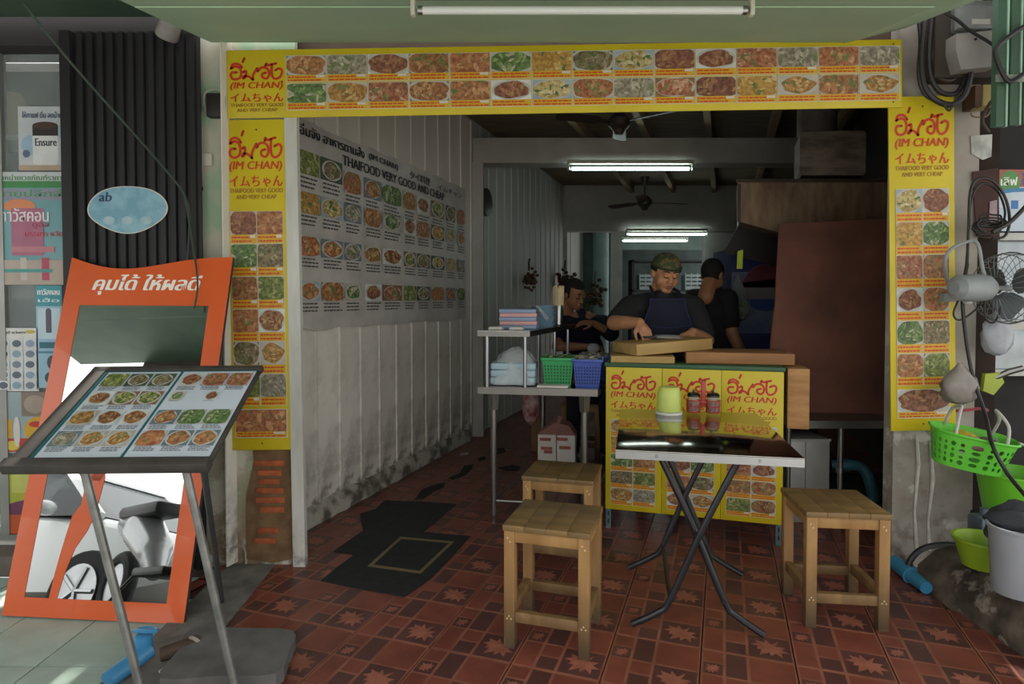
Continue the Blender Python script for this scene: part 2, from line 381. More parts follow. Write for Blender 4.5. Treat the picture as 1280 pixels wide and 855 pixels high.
add_stain(m_wood_white, '55504a', -.1, .25, 18, .9)
S('trim_1', MB().prism([(-1.09, 3.045, 0), (-1.03, 3.045, 0), (-1.03, 3.085, 0), (-1.09, 3.085, 0)], (-.026, 0, 2.5)), m_wood_white)
m_pilr = M('grey_cement_render', 'a29c94', .85, col2='857d73', scale=3.5, bump=.3, detail=9)
add_stain(m_pilr, '5c4a3a', -.2, .9, 10, .75, cov=(.5, .62)); add_stain(m_pilr, 'cfccc6', 1.0, 1.4, 6, .6, cov=(.55, .62))
S('wall_pillar_right', MB().box(1.915, 2.32, 3.09, 3.17, -.02, 3.1), m_pilr)
# plaster drips on the right pillar
MB().tube([W(1146, 545, 3.085), W(1148, 580, 3.085), W(1143, 640, 3.085), W(1146, 690, 3.085)], [.006, .009, .006, .009], 7).tube([W(1163, 550, 3.085), W(1166, 600, 3.085), W(1160, 650, 3.085), W(1162, 688, 3.085)], [.005, .01, .005, .009], 7).build('plaster_seam', M('pale_filler', 'c9c6c0', .9, var=.2, scale=30, bump=.5), bpy.data.objects['wall_pillar_right'])
S('wall_header', MB().box(-1.5, 2.5, 3.16, 3.3, 2.42, 3.3), M('brown_header', '4a3c30', .9))
# left inner wall: upright boards with raised seams ------------------
m_panel = M('wall_panel_white', 'dad5cc', .55, col2='cbc6bc', scale=2.2, stretch=(1, 1, .25), detail=6, rnd=.03, bump=.05)
add_stain(m_panel, '6f695e', .05, 1.5, 2.6, .8, cov=(.48, .66)); add_stain(m_panel, '4b4740', .0, .42, 8, .95, cov=(.44, .56))
m_panel2 = M('wall_panel_grey', 'b4b6b1', .6, col2='a6a9a4', scale=2.2, stretch=(1, 1, .25), detail=6, rnd=.03)
PW = .2385
def panel_mesh(h, m):
    mb = MB()
    mb.prism([(0, 0, .0), (0, .008, 0), (PW-.016, .008, 0), (PW-.012, .019, 0), (PW-.003, .019, 0), (PW, 0, 0)], (0, 0, h))
    return mb.mesh('panel', m)
wl = S('wall_left', MB().prism([LW(-.5, -.02, -.12), LW(-.5, -.02, 0), LW(7.5, -.02, 0), LW(7.5, -.02, -.12)], (0, 0, 3.2)), m_panel2)
pm = panel_mesh(3.02, m_panel); pm2 = panel_mesh(3.02, m_panel2)
s = -.62+.0; s_seam0 = (wall_s(450, 480)[0])
k0 = s_seam0-PW*5
for i in range(34):
    s = k0+i*PW
    if s > 6.4: break
    if 2.36 < s < 2.45: pass
    o = link('panel', pm if s < 2.4 else pm2, wl)
    # local x along the wall, local y off the wall
    o.matrix_world = Matrix(((gd.x, gx.x, 0, LW(s, 0).x), (gd.y, gx.y, 0, LW(s, 0).y), (0, 0, 1, .015), (0, 0, 0, 1)))
m_plinth = M('mildewed_plinth', 'a7a296', .9, col2='5a554b', scale=8, bump=.8, detail=10, lo=.45, hi=.6)
pl = MB(); rp = random.Random(5); segs = 40
vs = []
for k in range(segs+1):
    s = -.55+k*(2.9)/segs; q = lambda a: rp.uniform(-a, a)
    vs += [LW(s, -.005, .05+q(.008)), LW(s, .06+q(.012), .048+q(.008)), LW(s, .10+q(.015), .03+q(.006)), LW(s, .12+q(.01), .0)]
pl.add(vs, [(k*4+i, k*4+i+1, (k+1)*4+i+1, (k+1)*4+i) for k in range(segs) for i in range(3)], 0, True)
S('baseboard_left', pl, m_plinth)
# right inner wall (mottled dark brown) --------------------------------------
m_wall_right = M('dark_brown_wall', '3a2c24', .9, col2='241b17', scale=4, detail=8)
rw0 = Vector((2.34, 3.17, 0))
S('wall_right', MB().prism([rw0+Vector((0, 0, -.02)), rw0+gd*7.2+Vector((0, 0, -.02)), rw0+gd*7.2+gx*.12+Vector((0, 0, -.02)), rw0+gx*.12+Vector((0, 0, -.02))], (0, 0, 3.2)), m_wall_right)
# ceiling, joists, beams ----------------------------------------------
m_ceil = M('ceiling_board_dark', '84785f', .8, col2='6c624e', scale=3, stretch=(1, 6, 1))
ce = S('ceiling', MB().prism([(-2.0, 3.1, 3.06), (2.6, 3.1, 3.06), (6.6, 14.8, 3.06), (0, 14.8, 3.06), (-1.6, 4.2, 3.06)], (0, 0, .15)), m_ceil)
m_joist = M('joist_wood', 'a08c6a', .8, col2='86745a', scale=5, stretch=(1, .2, 1))
for i in range(7):
    p = Vector((-.86+.62*i, 3.4, 2.95)); q = p+gd*9.0
    if i == 0: continue
    MB().prism([p-gx*.03, p+gx*.03, q+gx*.03, q-gx*.03], (0, 0, .11)).build('joist', m_joist, ce)
m_beam = M('beam_plaster', 'b4b3ac', .8, col2='a3a29b', scale=4, bump=.1, detail=6)
bx0 = W(588, 300, 6.0).x
S('beam', MB().box(bx0-.3, 3.6, 6.0, 6.22, 2.65, 2.89), m_beam)
S('wall_post', MB().box(bx0-.06, W(604, 300, 6.0).x, 5.98, 6.22, 0, 2.66), m_beam)
S('wall_post_rear', MB().box(.69, .83, 9.38, 9.6, 0, 2.4), m_beam)
S('beam_rear', MB().box(.2, 4.6, 9.4, 9.6, 2.37, 3.06), m_beam)
m_teal = M('teal_room_wall', '7d918c', .8, col2='6c807b', scale=3, detail=5)
S('wall_partition', MB().box(W(706, 330, 10.9).x, W(778, 330, 10.9).x, 10.9, 11.0, 0, 3.06), m_teal)
S('wall_column', MB().lathe([(.14, 0), (.14, 2.9)], 20, c=(W(751, 330, 10.6).x, 10.6, 0)), M('teal_column', '86a3a0', .6, var=.15, scale=4))
S('wall_strip', MB().box(W(763, 330, 10.7).x, W(778, 330, 10.7).x, 10.7, 10.85, 0, 3.0), m_beam)
S('wall_rear_right', MB().box(W(881, 330, 9.6).x, 4.9, 9.6, 9.75, 0, 3.06), m_beam)
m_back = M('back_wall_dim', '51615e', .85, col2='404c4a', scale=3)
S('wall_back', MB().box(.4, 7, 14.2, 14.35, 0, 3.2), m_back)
S('wall_back_left', MB().box(.55, .7, 9.6, 14.2, 0, 3.1), m_teal)
S('beam_back', MB().box(1.9, 4.6, 12.2, 12.4, 2.32, 2.7), m_teal)
# awnings ---------------------------------------------------------------
m_awn = M('awning_green', 'a3bca2', .6, col2='9ab59c', scale=3, var=.1, detail=6)
aw = T('awning', 'pale green sheet awning sloping over the shop front above the yellow menu sign', 'awning')
za = lambda y: 2.575-.19*(3.02-y)
for k, (y0, y1) in enumerate([(.55, 1.18), (1.18, 1.8), (1.8, 2.42), (2.42, 3.04)]):
    xr = 1.80+.07*math.sin(k)
    mb = MB()
    mb.prism([(-1.46, y0+.003, za(y0)), (xr-.18, y0+.003, za(y0)), (xr-.18, y1-.003, za(y1)), (-1.46, y1-.003, za(y1))], (0, 0, .02))
    mb.prism([(xr-.18, y0+.003, za(y0)), (xr+.1, y0+.003, za(y0)+.07), (xr+.1, y1-.003, za(y1)+.07), (xr-.18, y1-.003, za(y1))], (0, 0, .02))
    mb.build('panel', m_awn, aw)
m_awn2 = M('awning_dark_green', '3d5542', .6, col2='33493a', scale=4)
an = T('awning', 'dark green sheet awning over the neighbouring shop with the folding gate', 'awning')
zb2 = lambda y: 2.665-.1*(2.96-y)/.65
for k in range(4):
    y0 = .2+k*.69; MB().prism([(-4.7, y0+.004, zb2(y0)), (-1.47, y0+.004, zb2(y0)), (-1.47, y0+.686, zb2(y0+.69)), (-4.7, y0+.686, zb2(y0+.69))], (0, 0, .02)).build('panel', m_awn2, an)
MB().prism([(-4.0, .2, zb2(.2)+.01), (-1.62, .2, zb2(.2)+.01), (-1.62, .24, 1.93), (-4.0, .24, 1.93)], (0, .012, 0)).build('added_flap', M('added_flap_brown', '40342a', .8, var=.3, scale=4), an)  # unseen flap, added so the upper mirror reflects something dark
S('wall_lintel_left', MB().box(-4.6, -1.56, 3.03, 3.4, 2.62, 3.2).box(-4.6, -1.56, 3.03, 3.2, 2.56, 2.62), M('lintel_dark', '1e1b1c', .7))
ar = T('awning', 'dark green roof sheet added over the right hand stall to block the sun', 'awning')  # added canopy, mostly out of frame, keeps the sun off this side
for k in range(3): MB().box(1.96, 4.6, .3+k, 1.296+k, 2.84+.05*k, 2.86+.05*k).build('panel', m_awn2, ar)
# ================================================================== YELLOW SIGNS
m_bolt = M('black_screw', '22201e', .5, metal=.5)
def sign_board(o, w, h, th=.008, m=P_YELLOW):
    b = MB().box(0, w, 0, th, 0, h, bev=.0015).build('board', m, o); return b
def screws(o, pts):
    for x, z in pts: MB().lathe([(.004, 0), (.0035, .002)], 8, mat=Matrix.Translation((x, 0, z)) @ Matrix.Rotation(PI/2, 4, 'X')).build('screw', m_bolt, o)
def px_sign(name, label, tl, tr, bl, Y, group):
    a = W(*bl, Y); t = W(*tl, Y); r = W(*tr, Y)
    o = T(name, label, 'sign', group=group); frame(o, r-t, t-a, a)
    return o, (r-t).length, (t-a).length
# long sign over the opening
o, w, h = px_sign('menu_sign', 'long yellow menu sign with two rows of dish photos across the top of the opening', (285, 63), (1130, 49), (285, 148), YF-.012, 'yellow menu signs')
sign_board(o, w, h); k = w/845.
mb = MB(); shop_title(mb, 4*k, h*.09, 66*k, h*.79); mb.build('lettering', [P_RED, P_BROWN], o)
for r in range(2):
    for c in range(15): cell(o, (74.5+51.2*c)*k, h*(.51-.41*r), 50.4*k, h*.395, .27, (c*5+r*7+c*c) % 31, 'sign')
screws(o, [(69*k, h*.53), (834*k, h*.93), (834*k, h*.08)])
for px, wh in [(778, 'near its middle'), (1055, 'near its right end')]:
    a = W(px, 54, YF-.016); wr = MB().tube([a, a+Vector((.006, -.02, .05)), a+Vector((.0, .0, .16))], .0025, 6).build('hanging_wire', M('rusty_wire', '5a3a2a', .7))
    tag(wr, 'thin rusty wire tying the long menu sign to the awning '+wh, 'wire', 'sign wires')
def tall_sign(tl, tr, bl, label, seed, y):
    o, w, h = px_sign('menu_sign', label, tl, tr, bl, y, 'yellow menu signs')
    sign_board(o, w, h); k = h/413.
    mb = MB(); shop_title(mb, .09*w, h*(1-.238), .82*w, h*.205); mb.build('lettering', [P_RED, P_BROWN], o)
    cw = .405*w; ch = h*.0975
    for r in range(6):
        for c in range(2): cell(o, .09*w+c*cw*1.01, h*(.7215-.288*0)-h*.0985*(r+1)+h*.005, cw, ch, .28, seed+r*5+c*3, 'sign')
    cell(o, .09*w, h*.038, cw*2.01, h*.088, .22, seed+3, 'sign')
    screws(o, [(.52*w, h*.97), (.5*w, h*.62), (.5*w, h*.43), (.5*w, h*.02)])
    return o
tall_sign((286, 150), (367, 149), (288, 563), 'tall yellow menu sign on the peeling left pillar beside the orange mirror', 2, YF-.002)
tall_sign((1118, 121), (1200, 119), (1114, 539), 'tall yellow menu sign on the right pillar above the green basket', 11, YF-.002)
# ================================================================== BIG WALL MENU
s0, zt0 = wall_s(365, 146, .03); s1, zt1 = wall_s(582, 235, .03); _, zb0 = wall_s(372, 408, .03); _, zb1 = wall_s(582, 402, .03)
m_vinyl = M('vinyl_banner_white', 'bdbab4', .4, col2='a9a6a0', scale=5, detail=6)
wm = T('wall_menu', 'large white wall menu printed with dish photos and black writing on the left inner wall', 'menu')
zt = (zt0+zt1)/2; zb = (zb0+zb1)/2; LWD = s1-s0; LH = zt-zb
frame(wm, gd, (0, 0, 1), LW(s0, zb, .03))
vb = MB(); nx, nz = 24, 8; rv = random.Random(2)
vs = [(LWD*i/nx, -.003*math.sin(i*1.1)*(.4+.6*math.sin(j*.9)), LH*j/nz+(rv.uniform(-.01, .01) if j in (0, nz) else 0)) for j in range(nz+1) for i in range(nx+1)]
vb.add(vs, [(j*(nx+1)+i, j*(nx+1)+i+1, (j+1)*(nx+1)+i+1, (j+1)*(nx+1)+i) for j in range(nz) for i in range(nx)], 0, True)
vb.build('banner', m_vinyl, wm)
sx = lambda px, py=300: wall_s(px, py, .035)[0]-s0
zx = lambda px, py: wall_s(px, py, .035)[1]-zb
rows = [(190, 219), (241, 267), (296, 320), (352, 376)]
cols = [386, 415, 441, 466, 490, 512, 529, 547, 563, 576]
xs = [sx(c) for c in cols]
for r, (ya, yb) in enumerate(rows):
    z1 = zx(386, ya); z0 = zx(386, yb); hh = z1-z0; capf = .42
    n = len(xs) if r < 3 else len(xs)
    for c, x in enumerate(xs):
        pw = [27, 27, 21, 21, 24, 15, 16, 16, 11, 9][c]/2; ww = sx(cols[c]+pw)-sx(cols[c]-pw)
        full = hh/(1-capf); xx = min(x-ww/2, LWD-ww-.01); drop = (.035 if c > 1 else 0) if r == 0 else 0
        cell(wm, xx, z1-full-drop, ww, full, capf, (r*13+c*7+3) % 37, 'menu', y=-.0065)
mb = MB()
def wtxt(body, a, b, hpx, yoff=0, bold=.003):
    xa, xb = sx(a[0], a[1]), sx(b[0], b[1]); za_, zb_ = zx(*a), zx(*b); z = (za_+zb_)/2; hh = hpx*.0052
    put_text(mb, body, xa, z-hh/2, xb-xa, hh, -.0085, 0, 0, bold)
wtxt('อิ่มจัง อาหารตามสั่ง', (374, 160), (455, 192), 13)
wtxt('(IM CHAN)', (461, 195), (497, 211), 10)
wtxt('タイ料理', (512, 218), (537, 228), 12, bold=.002)
wtxt('イムチャン', (547, 233), (577, 246), 9, bold=.0015)
wtxt('THAIFOOD VERY GOOD AND CHEAP', (428, 200), (555, 246), 12)
mb.build('lettering', P_BLACK, wm)
# ================================================================== SERVING COUNTER WITH BANNERS
ca = G(757, 660); cb = G(977, 683); cdir = (cb-ca).normalized(); cang = math.atan2(cdir.y, cdir.x); cw = (cb-ca).length
ctr = T('serving_counter', 'low serving counter faced with three yellow menu panels behind the steel table', 'counter', ca, cang)
m_angle = M('painted_steel_angle', '6d8a94', .5, metal=.4, var=.3, scale=20); m_gedge = M('green_edge', '2f5a3c', .5, var=.2)
m_cnt = M('counter_dark_wood', '3c2f26', .8, var=.3)
CH = .955
for x in (.0, cw-.03):
    for y in (.0, .37):
        lg = MB().box(x, x+.03, y+.004, y+.008, 0, CH-.03).box(x if x < .1 else x+.026, x+.004 if x < .1 else x+.03, y+.004, y+.03, 0, CH-.03).build('leg', m_angle, ctr)
        if y < .1:
            for z in (.03, .075): MB().box(x+.011, x+.019, y+.0025, y+.0045, z, z+.025).build('slot', P_BLACK, lg)
MB().box(-.01, cw+.01, -.004, .41, CH-.012, CH+.012, bev=.003).build('counter_top', m_gedge, ctr)
MB().box(.01, cw-.01, .02, .38, .3, .32).build('lower_shelf', m_cnt, ctr)
bw = cw/3.-.001
for i in range(3):
    pn = MB().box(0, bw, -.006, 0, .118, CH-.012, bev=.001).build('banner_panel', P_YELLOW, ctr); pn.location = (i*(bw+.002), -.003, 0)
    H = CH-.13; mb = MB(); shop_title(mb, .09*bw, .118+H*.655, .8*bw, H*.32, y=-.0065); mb.build('lettering', [P_RED, P_BROWN], pn)
    cw2 = bw*.4; ch2 = H*.117
    for r in range(5):
        for c in range(2): cell(pn, bw*.09+c*cw2*1.01, .118+H*.64-(r+1)*ch2*1.03, cw2, ch2, .26, i*7+r*3+c*5+1, 'sign', y=-.007)
    screws(pn, [])
# chopping boards and blocks on the counter
m_board = M('pale_chopping_wood', 'b9985c', .6, col2='a3834c', scale=6, stretch=(.4, 3, 3), detail=5)
m_board2 = M('reddish_chopping_wood', 'a9794a', .6, col2='8f6238', scale=6, stretch=(.4, 3, 3), detail=5)
m_block = M('end_grain_block', 'b98c5a', .7, col2='9f7242', scale=5, stretch=(1, 1, 5), detail=5)
def counter_pt(x, y, z): return ca+Vector((math.cos(cang)*x-math.sin(cang)*y, math.sin(cang)*x+math.cos(cang)*y, z))
def slab(name, label, c, L, D, H, rz, m, tilt=0, cat='chopping board', group=None):
    o = MB().box(-L/2, L/2, -D/2, D/2, 0, H, bev=.005).build(name, m); o.location = c; o.rotation_euler = (0, tilt, rz); tag(o, label, cat, group); return o
zt_ = CH+.012
slab('chopping_board', 'thin pale board lying flat under the thick chopping board at the counter left end', counter_pt(.19, .16, zt_), .36, .28, .04, cang+.1, m_board)
slab('chopping_board', 'thick pale chopping board the cook works on, lying askew', counter_pt(.30, .25, zt_+.057), .50, .31, .066, cang+.58, m_board, tilt=-.055)
slab('chopping_board', 'wide reddish chopping board on the right half of the counter', counter_pt(.72, .27, zt_+.001), .58, .33, .064, cang+.08, m_board2)
slab('wood_block', 'tall square block of pale wood standing at the right end of the counter', counter_pt(cw+.075, .16, 0)+Vector((0, 0, .636)), .11, .28, .325, cang+.02, m_block, cat='wood block')
# ================================================================== STEEL FOLDING TABLE
m_steel = M('brushed_stainless', 'b0aca4', .09, metal=1., col2='a29e96', scale=3, var=.1, stretch=(12, .6, 1))
m_steel_e = M('stainless_edge', 'a0a3a6', .3, metal=1., var=.08)
m_blacktube = M('black_painted_tube', '23252a', .35, var=.3, scale=12)
TZ = .75
fl, fr = G(769.5, 562, TZ), G(1006, 573, TZ); tdir = (fr-fl).normalized(); tw = (fr-fl).length; tang = math.atan2(tdir.y, tdir.x); tdep = .92
tb = T('folding_table', 'square stainless steel table on crossed black folding legs', 'table', (fl.x, fl.y, 0), tang)
MB().box(0, tw, 0, tdep, TZ-.004, TZ, bev=.002).build('table_top', m_steel, tb)
rim = MB().box(0, tw, -.001, .012, TZ-.034, TZ-.004).box(0, tw, tdep-.012, tdep, TZ-.034, TZ-.004).box(0, .012, .012, tdep-.012, TZ-.034, TZ-.004).box(tw-.012, tw, .012, tdep-.012, TZ-.034, TZ-.004).build('rim', m_steel_e, tb)
for x in (.155, tw-.155): MB().lathe([(.006, 0), (.004, .003)], 10, mat=Matrix.Translation((x, -.001, TZ-.018)) @ Matrix.Rotation(PI/2, 4, 'X')).build('rivet', m_steel_e, rim)
inv = Matrix.Translation((fl.x, fl.y, 0)) @ Matrix.Rotation(tang, 4, 'Z'); inv = inv.inverted()
F = [inv @ G(*p) for p in ((790, 782), (957, 803), (785, 713), (930, 725))]
for yy, (lf, rf) in ((F[0].y, (F[0], F[1])), (F[2].y+.03, (F[2], F[3]))):
    xm = (lf.x+rf.x)/2; r = .0135; y = yy
    for sgn, ft in ((1, rf), (-1, lf)):
        off = .015*sgn
        MB().tube(smooth_line([(xm-sgn*.155, y+off, TZ-.035), (xm-sgn*.02, y+off, .43), (xm+sgn*.105, y+off, .13), (xm+sgn*.15, y+off, .075), (ft.x, y+off+(ft.y-y)*.6, .0145)], 4), r, 10).build('leg', m_blacktube, tb)
for sgn in (1, -1):
    MB().tube([(( F[0].x+F[1].x)/2+sgn*.105, F[0].y, .13), ((F[2].x+F[3].x)/2+sgn*.105, F[2].y+.03, .13)], .009, 8).build('stretcher', m_blacktube, tb)
    MB().tube([((F[0].x+F[1].x)/2-sgn*.155, F[0].y, TZ-.04), ((F[2].x+F[3].x)/2-sgn*.155, F[2].y+.03, TZ-.04)], .009, 8).build('stretcher', m_blacktube, tb)
# toilet roll holder and condiment caddy on the table
pt = G(836, 517, TZ)
m_lime = M('lime_plastic', 'c3d06a', .35, var=.06)
ho = T('tissue_holder', 'lime green round tissue holder on a white base standing on the steel table', 'tissue holder', (pt.x, pt.y, TZ))
MB().lathe([(.066, 0), (.068, .004), (.066, .012), (.05, .014)], 28).build('base', M('white_plastic', 'd8d8d2', .4, var=.05), ho)
MB().lathe([(.060, .0145), (.0605, .02), (.0575, .105), (.054, .128), (.046, .138), (.03, .141), (.0, .1415)], 28, cap=False).build('cover', m_lime, ho)
pc = G(879, 516, TZ)
m_redp = M('red_plastic', 'b03a34', .4, var=.1); m_jar = M('clear_jar', 'e8e8e6', .08, trans=.75, ior=1.25, var=.02); m_lid = M('dark_steel_lid', '3a3836', .25, metal=.8, var=.2)
cdy = T('condiment_caddy', 'red plastic wire condiment caddy with an upright handle on the steel table', 'caddy', (pc.x, pc.y, TZ), tang)
for sx_ in (-.048, .048):
    bk = MB()
    for z in (.006, .035, .066): bk.tube([(sx_+.034*math.cos(2*PI*j/18), .034*math.sin(2*PI*j/18), z) for j in range(18)], .0028, 6, closed=True)
    for j in range(10): a = 2*PI*j/10; bk.tube([(sx_+.034*math.cos(a), .034*math.sin(a), .004), (sx_+.035*math.cos(a), .035*math.sin(a), .067)], .0022, 5)
    bk.lathe([(.034, .002), (.034, .006)], 18, c=(sx_, 0, 0)); bk.build('basket_ring', m_redp, cdy)
MB().box(-.018, .018, -.012, .012, .05, .062, bev=.003).box(-.0125, .0125, -.007, .007, .03, .165, bev=.005).build('handle', m_redp, cdy)
for sx_, fill, nm in ((-.048, '7a2d1c', 'of chilli in the left ring'), (.048, '5a1c14', 'of dark sauce in the right ring')):
    q = Vector((pc.x, pc.y, TZ))+Vector((math.cos(tang)*sx_, math.sin(tang)*sx_, .0075))
    j = T('condiment_jar', 'lidded glass jar '+nm+' of the red caddy', 'jar', q, 0, 'condiment jars')
    MB().lathe([(.026, 0), (.028, .005), (.028, .07), (.026, .078)], 18).build('glass', m_jar, j)
    MB().lathe([(.0255, .003), (.0265, .006), (.0265, .05), (.0, .0505)], 16, cap=False).build('filling', M('sauce_'+fill, fill, .5, var=.4, scale=60), j)
    l = MB().lathe([(.0325, .076), (.0325, .086), (.026, .095), (.008, .099)], 18).build('lid', m_lid, j)
    MB().lathe([(.004, .099), (.007, .106), (.004, .113), (.0, .114)], 10, cap=False).build('knob', m_steel_e, l)
# ================================================================== STOOLS
m_stool = M('stool_wood', 'a98350', .6, col2='8f6a3c', scale=5, stretch=(3, 3, .5), detail=6, rnd=.06)
add_stain(m_stool, '38322b', -.04, .34, 5, 1., cov=(.2, .5))
m_seat = M('stool_seat_wood', '8a6c42', .5, col2='6b5535', scale=4, stretch=(.6, 4, 1), detail=6, rnd=.08)
m_peg = M('wood_peg', 'd8c69a', .6)
def stool(label, c, rz, w, d, h):
    t = T('wooden_stool', label, 'stool', (c[0], c[1], 0), rz, 'square wooden stools'); L = .042
    n = 4
    for i in range(n): MB().box(-w/2+w*i/n+.0004, -w/2+w*(i+1)/n-.0004, -d/2, d/2, h-.022, h, bev=.0015).build('seat_plank', m_seat, t)
    for sx in (-1, 1):
        for sy in (-1, 1):
            x = sx*(w/2-.004-L/2); y = sy*(d/2-.004-L/2)
            lg = MB().box(x-L/2, x+L/2, y-L/2, y+L/2, 0, h-.022, bev=.003).build('leg', m_stool, t)
            if sy < 0:
                for (zz, dx) in ((.115, -.008), (.115, .008), (.125, 0), (h-.05, -.006), (h-.064, .004)): MB().lathe([(.0035, 0), (.003, .001)], 8, mat=Matrix.Translation((x+dx, y-L/2, zz)) @ Matrix.Rotation(PI/2, 4, 'X')).build('peg', m_peg, lg)
    for sy in (-1, 1):
        y = sy*(d/2-.004-L/2)
        MB().box(-w/2+L, w/2-L, y-.014, y+.014, h-.067, h-.022, bev=.002).build('apron', m_stool, t)
        MB().box(-w/2+L, w/2-L, y-.014, y+.014, .10, .14, bev=.002).build('stretcher', m_stool, t)
    for sx in (-1, 1):
        x = sx*(w/2-.004-L/2)
        MB().box(x-.014, x+.014, -d/2+L, d/2-L, h-.067, h-.022, bev=.002).build('apron', m_stool, t)
        MB().box(x-.014, x+.014, -d/2+L, d/2-L, .115, .155, bev=.002).build('stretcher', m_stool, t)
    return t
def stool_at(label, fl, fr, h, d):
    a, b = G(fl[0], fl[1], h), G(fr[0], fr[1], h); u = (b-a); w = u.length; u.normalize(); n = Vector((-u.y, u.x, 0)); c = (a+b)/2+n*d/2
    return stool(label, c, math.atan2(u.y, u.x), w, d, h)
stool_at('square wooden stool nearest the viewer, left of the steel table', (628, 656), (738, 668), .475, .32)
stool_at('square wooden stool half hidden behind the nearest stool, under the steel stand', (652, 595), (742, 602), .475, .32)
stool_at('square wooden stool alone to the right of the steel table', (1008, 640), (1116, 644), .475, .33)
# ================================================================== NEIGHBOUR ON THE LEFT
m_gate = M('gate_dark_metal', '242326', .55, metal=.2, col2='1c1b1e', scale=10, stretch=(1, 1, .2), rnd=.1)
gt_ = T('folding_gate', 'dark folding steel gate with upright slats behind the orange mirror', 'gate', (0, 3.0, 0))
gx0 = W(87, 200, 3.0).x; gx1 = W(251, 200, 3.0).x; ns = 13; sw = (gx1-gx0)/ns
gm = MB().prism([(0, .0, 0), (.006, -.016, 0), (sw*.62, -.016, 0), (sw*.7, 0, 0), (sw*.98, .004, 0), (sw*.98, .012, 0), (0, .012, 0)], (0, 0, 2.6)).mesh('slat', m_gate)
for i in range(ns): o = link('slat', gm, gt_); o.location = (gx0+sw*i, 0, .01)
for z in (1.0, 1.86): MB().box(gx0, gx1, .012, .02, z, z+.02).build('cross_bar', m_gate, gt_)
bar = MB().box(gx0-.02, gx0+.03, -.03, .03, .01, 2.61).build('end_post', m_gate, gt_)
# oval sticker on the gate
st = T('gate_sticker', 'pale blue oval sticker on the dark folding gate above the orange mirror', 'sticker', (0, 2.9825, 0))
c = W(159, 261, 2.98); mbs = MB(); rx, rz = .186, .114
oval = lambda k, y: [(c.x+rx*k*math.cos(a)*(1+.05*math.sin(2*a+1)), y, c.z+rz*k*math.sin(a)*(1+.05*math.sin(3*a))) for a in [2*PI*j/40 for j in range(40)]]
MB().prism(oval(1, .002), (0, -.0015, 0)).build('border', P_WHITE, st)
MB().prism(oval(.965, .0), (0, -.0008, 0)).build('face', M('sticker_blue', '6f9fb4', .4, col2='88b4c4', scale=14, lo=.4, hi=.6), st)
mbs = MB(); put_text(mbs, 'ab', c.x-.135, c.z+.035, .06, .045, -.0015, 0, .15, .002); mbs.build('lettering', M('sticker_navy', '27406a', .5), st)
for k in range(3): MB().poly([(c.x-.09+.09*k+.028*math.cos(a), -.0015, c.z-.055+.02*math.sin(a)) for a in [2*PI*j/14 for j in range(14)]]).build('printed_pill', M('pill_print', 'a8c4cc', .5, var=.2, scale=30), st)
# shop window --------------------------------------------------------
YW = 3.12
m_alu = M('aluminium_frame', '9b9c98', .45, metal=.6, var=.15); m_dk = M('interior_shade', '2a2c2e', .8, col2='43464a', scale=5)
x0 = -3.4; x1 = W(88, 300, YW).x; zb_ = W(20, 668, YW).z; zt_w = W(20, 62, YW).z
wn = S('window_1', MB().box(x0, x1, YW, YW+.03, zb_-.03, zb_).box(x0, x1, YW, YW+.03, zt_w, zt_w+.04).box(x1-.02, x1, YW, YW+.03, zb_, zt_w).box(x0, x0+.03, YW, YW+.03, zb_, zt_w).box(W(0, 300, YW).x-.02, W(6, 300, YW).x, YW-.01, YW+.03, zb_, zt_w).box(x0, x1, YW, YW+.03, W(20, 352, YW).z-.012, W(20, 352, YW).z+.008), m_alu)
m_glass = M('window_glass', 'c8d4d4', .03, alpha=.22, var=.02)
MB().box(x0, x1-.02, YW+.012, YW+.016, zb_, zt_w).build('pane', m_glass, wn)
S('wall_neighbour', MB().box(-4.6, x1, YW-.02, YW+.2, 0, zb_-.03).box(-4.6, x0, YW, YW+.2, 0, 2.7).box(-4.6, -1.55, YW+.5, YW+.6, 0, 2.7), M('neighbour_wall', 'c2c3be', .8, var=.12))
S('step_1', MB().box(-4.6, -2.2, 2.955, 3.1, -.01, .09), M('step_stone', '6f675f', .8, var=.3))
MB().box(x0, x1, YW+.3, YW+.34, zb_, zt_w).build('interior_shade_panel', m_dk, wn)  # flat dark panel stands in for the shaded room behind the glass
# poster helper: flat sheet with printed shapes, at its place on the window
POS = []
def poster(label, tlx, tly, brx, bry, base, Y=YW-.004, cat='poster', shapes=(), group='posters on the shop window'):
    a = W(tlx, bry, Y); b = W(brx, tly, Y); w = b.x-a.x; h = b.z-a.z
    o = T('poster', label, cat, (a.x, Y, a.z), 0, group)
    MB().box(0, w, -.001, .001, 0, h).build('sheet', base, o)
    mats = []; mb = MB(); k = 0
    for sh in shapes:
        kind, x, y, ww, hh, colr = sh[:6]; nm = 'ink_'+colr
        m = M(nm, colr, .5, var=.12, scale=12)
        if m not in mats: mats.append(m)
        mi = mats.index(m); yy = -.0015-.0002*k; k += 1
        X0, X1, Z0, Z1 = x*w, (x+ww)*w, (1-y-hh)*h, (1-y)*h
        if kind == 'r': mb.quad((X0, yy, Z0), (X1, yy, Z0), (X1, yy, Z1), (X0, yy, Z1), mi)
        elif kind == 'e': mb.poly([((X0+X1)/2+(X1-X0)/2*math.cos(q), yy, (Z0+Z1)/2+(Z1-Z0)/2*math.sin(q)) for q in [2*PI*j/20 for j in range(20)]], mi)
        elif kind == 't': put_text(mb, sh[6], X0, Z0, X1-X0, Z1-Z0, yy, mi, 0, .0015)
    if mats: mb.build('print', mats, o)
    return o
sheet = lambda n, c, c2=None, sc=5: M('sheet_'+n, c, .4, col2=c2, scale=sc, var=.12)
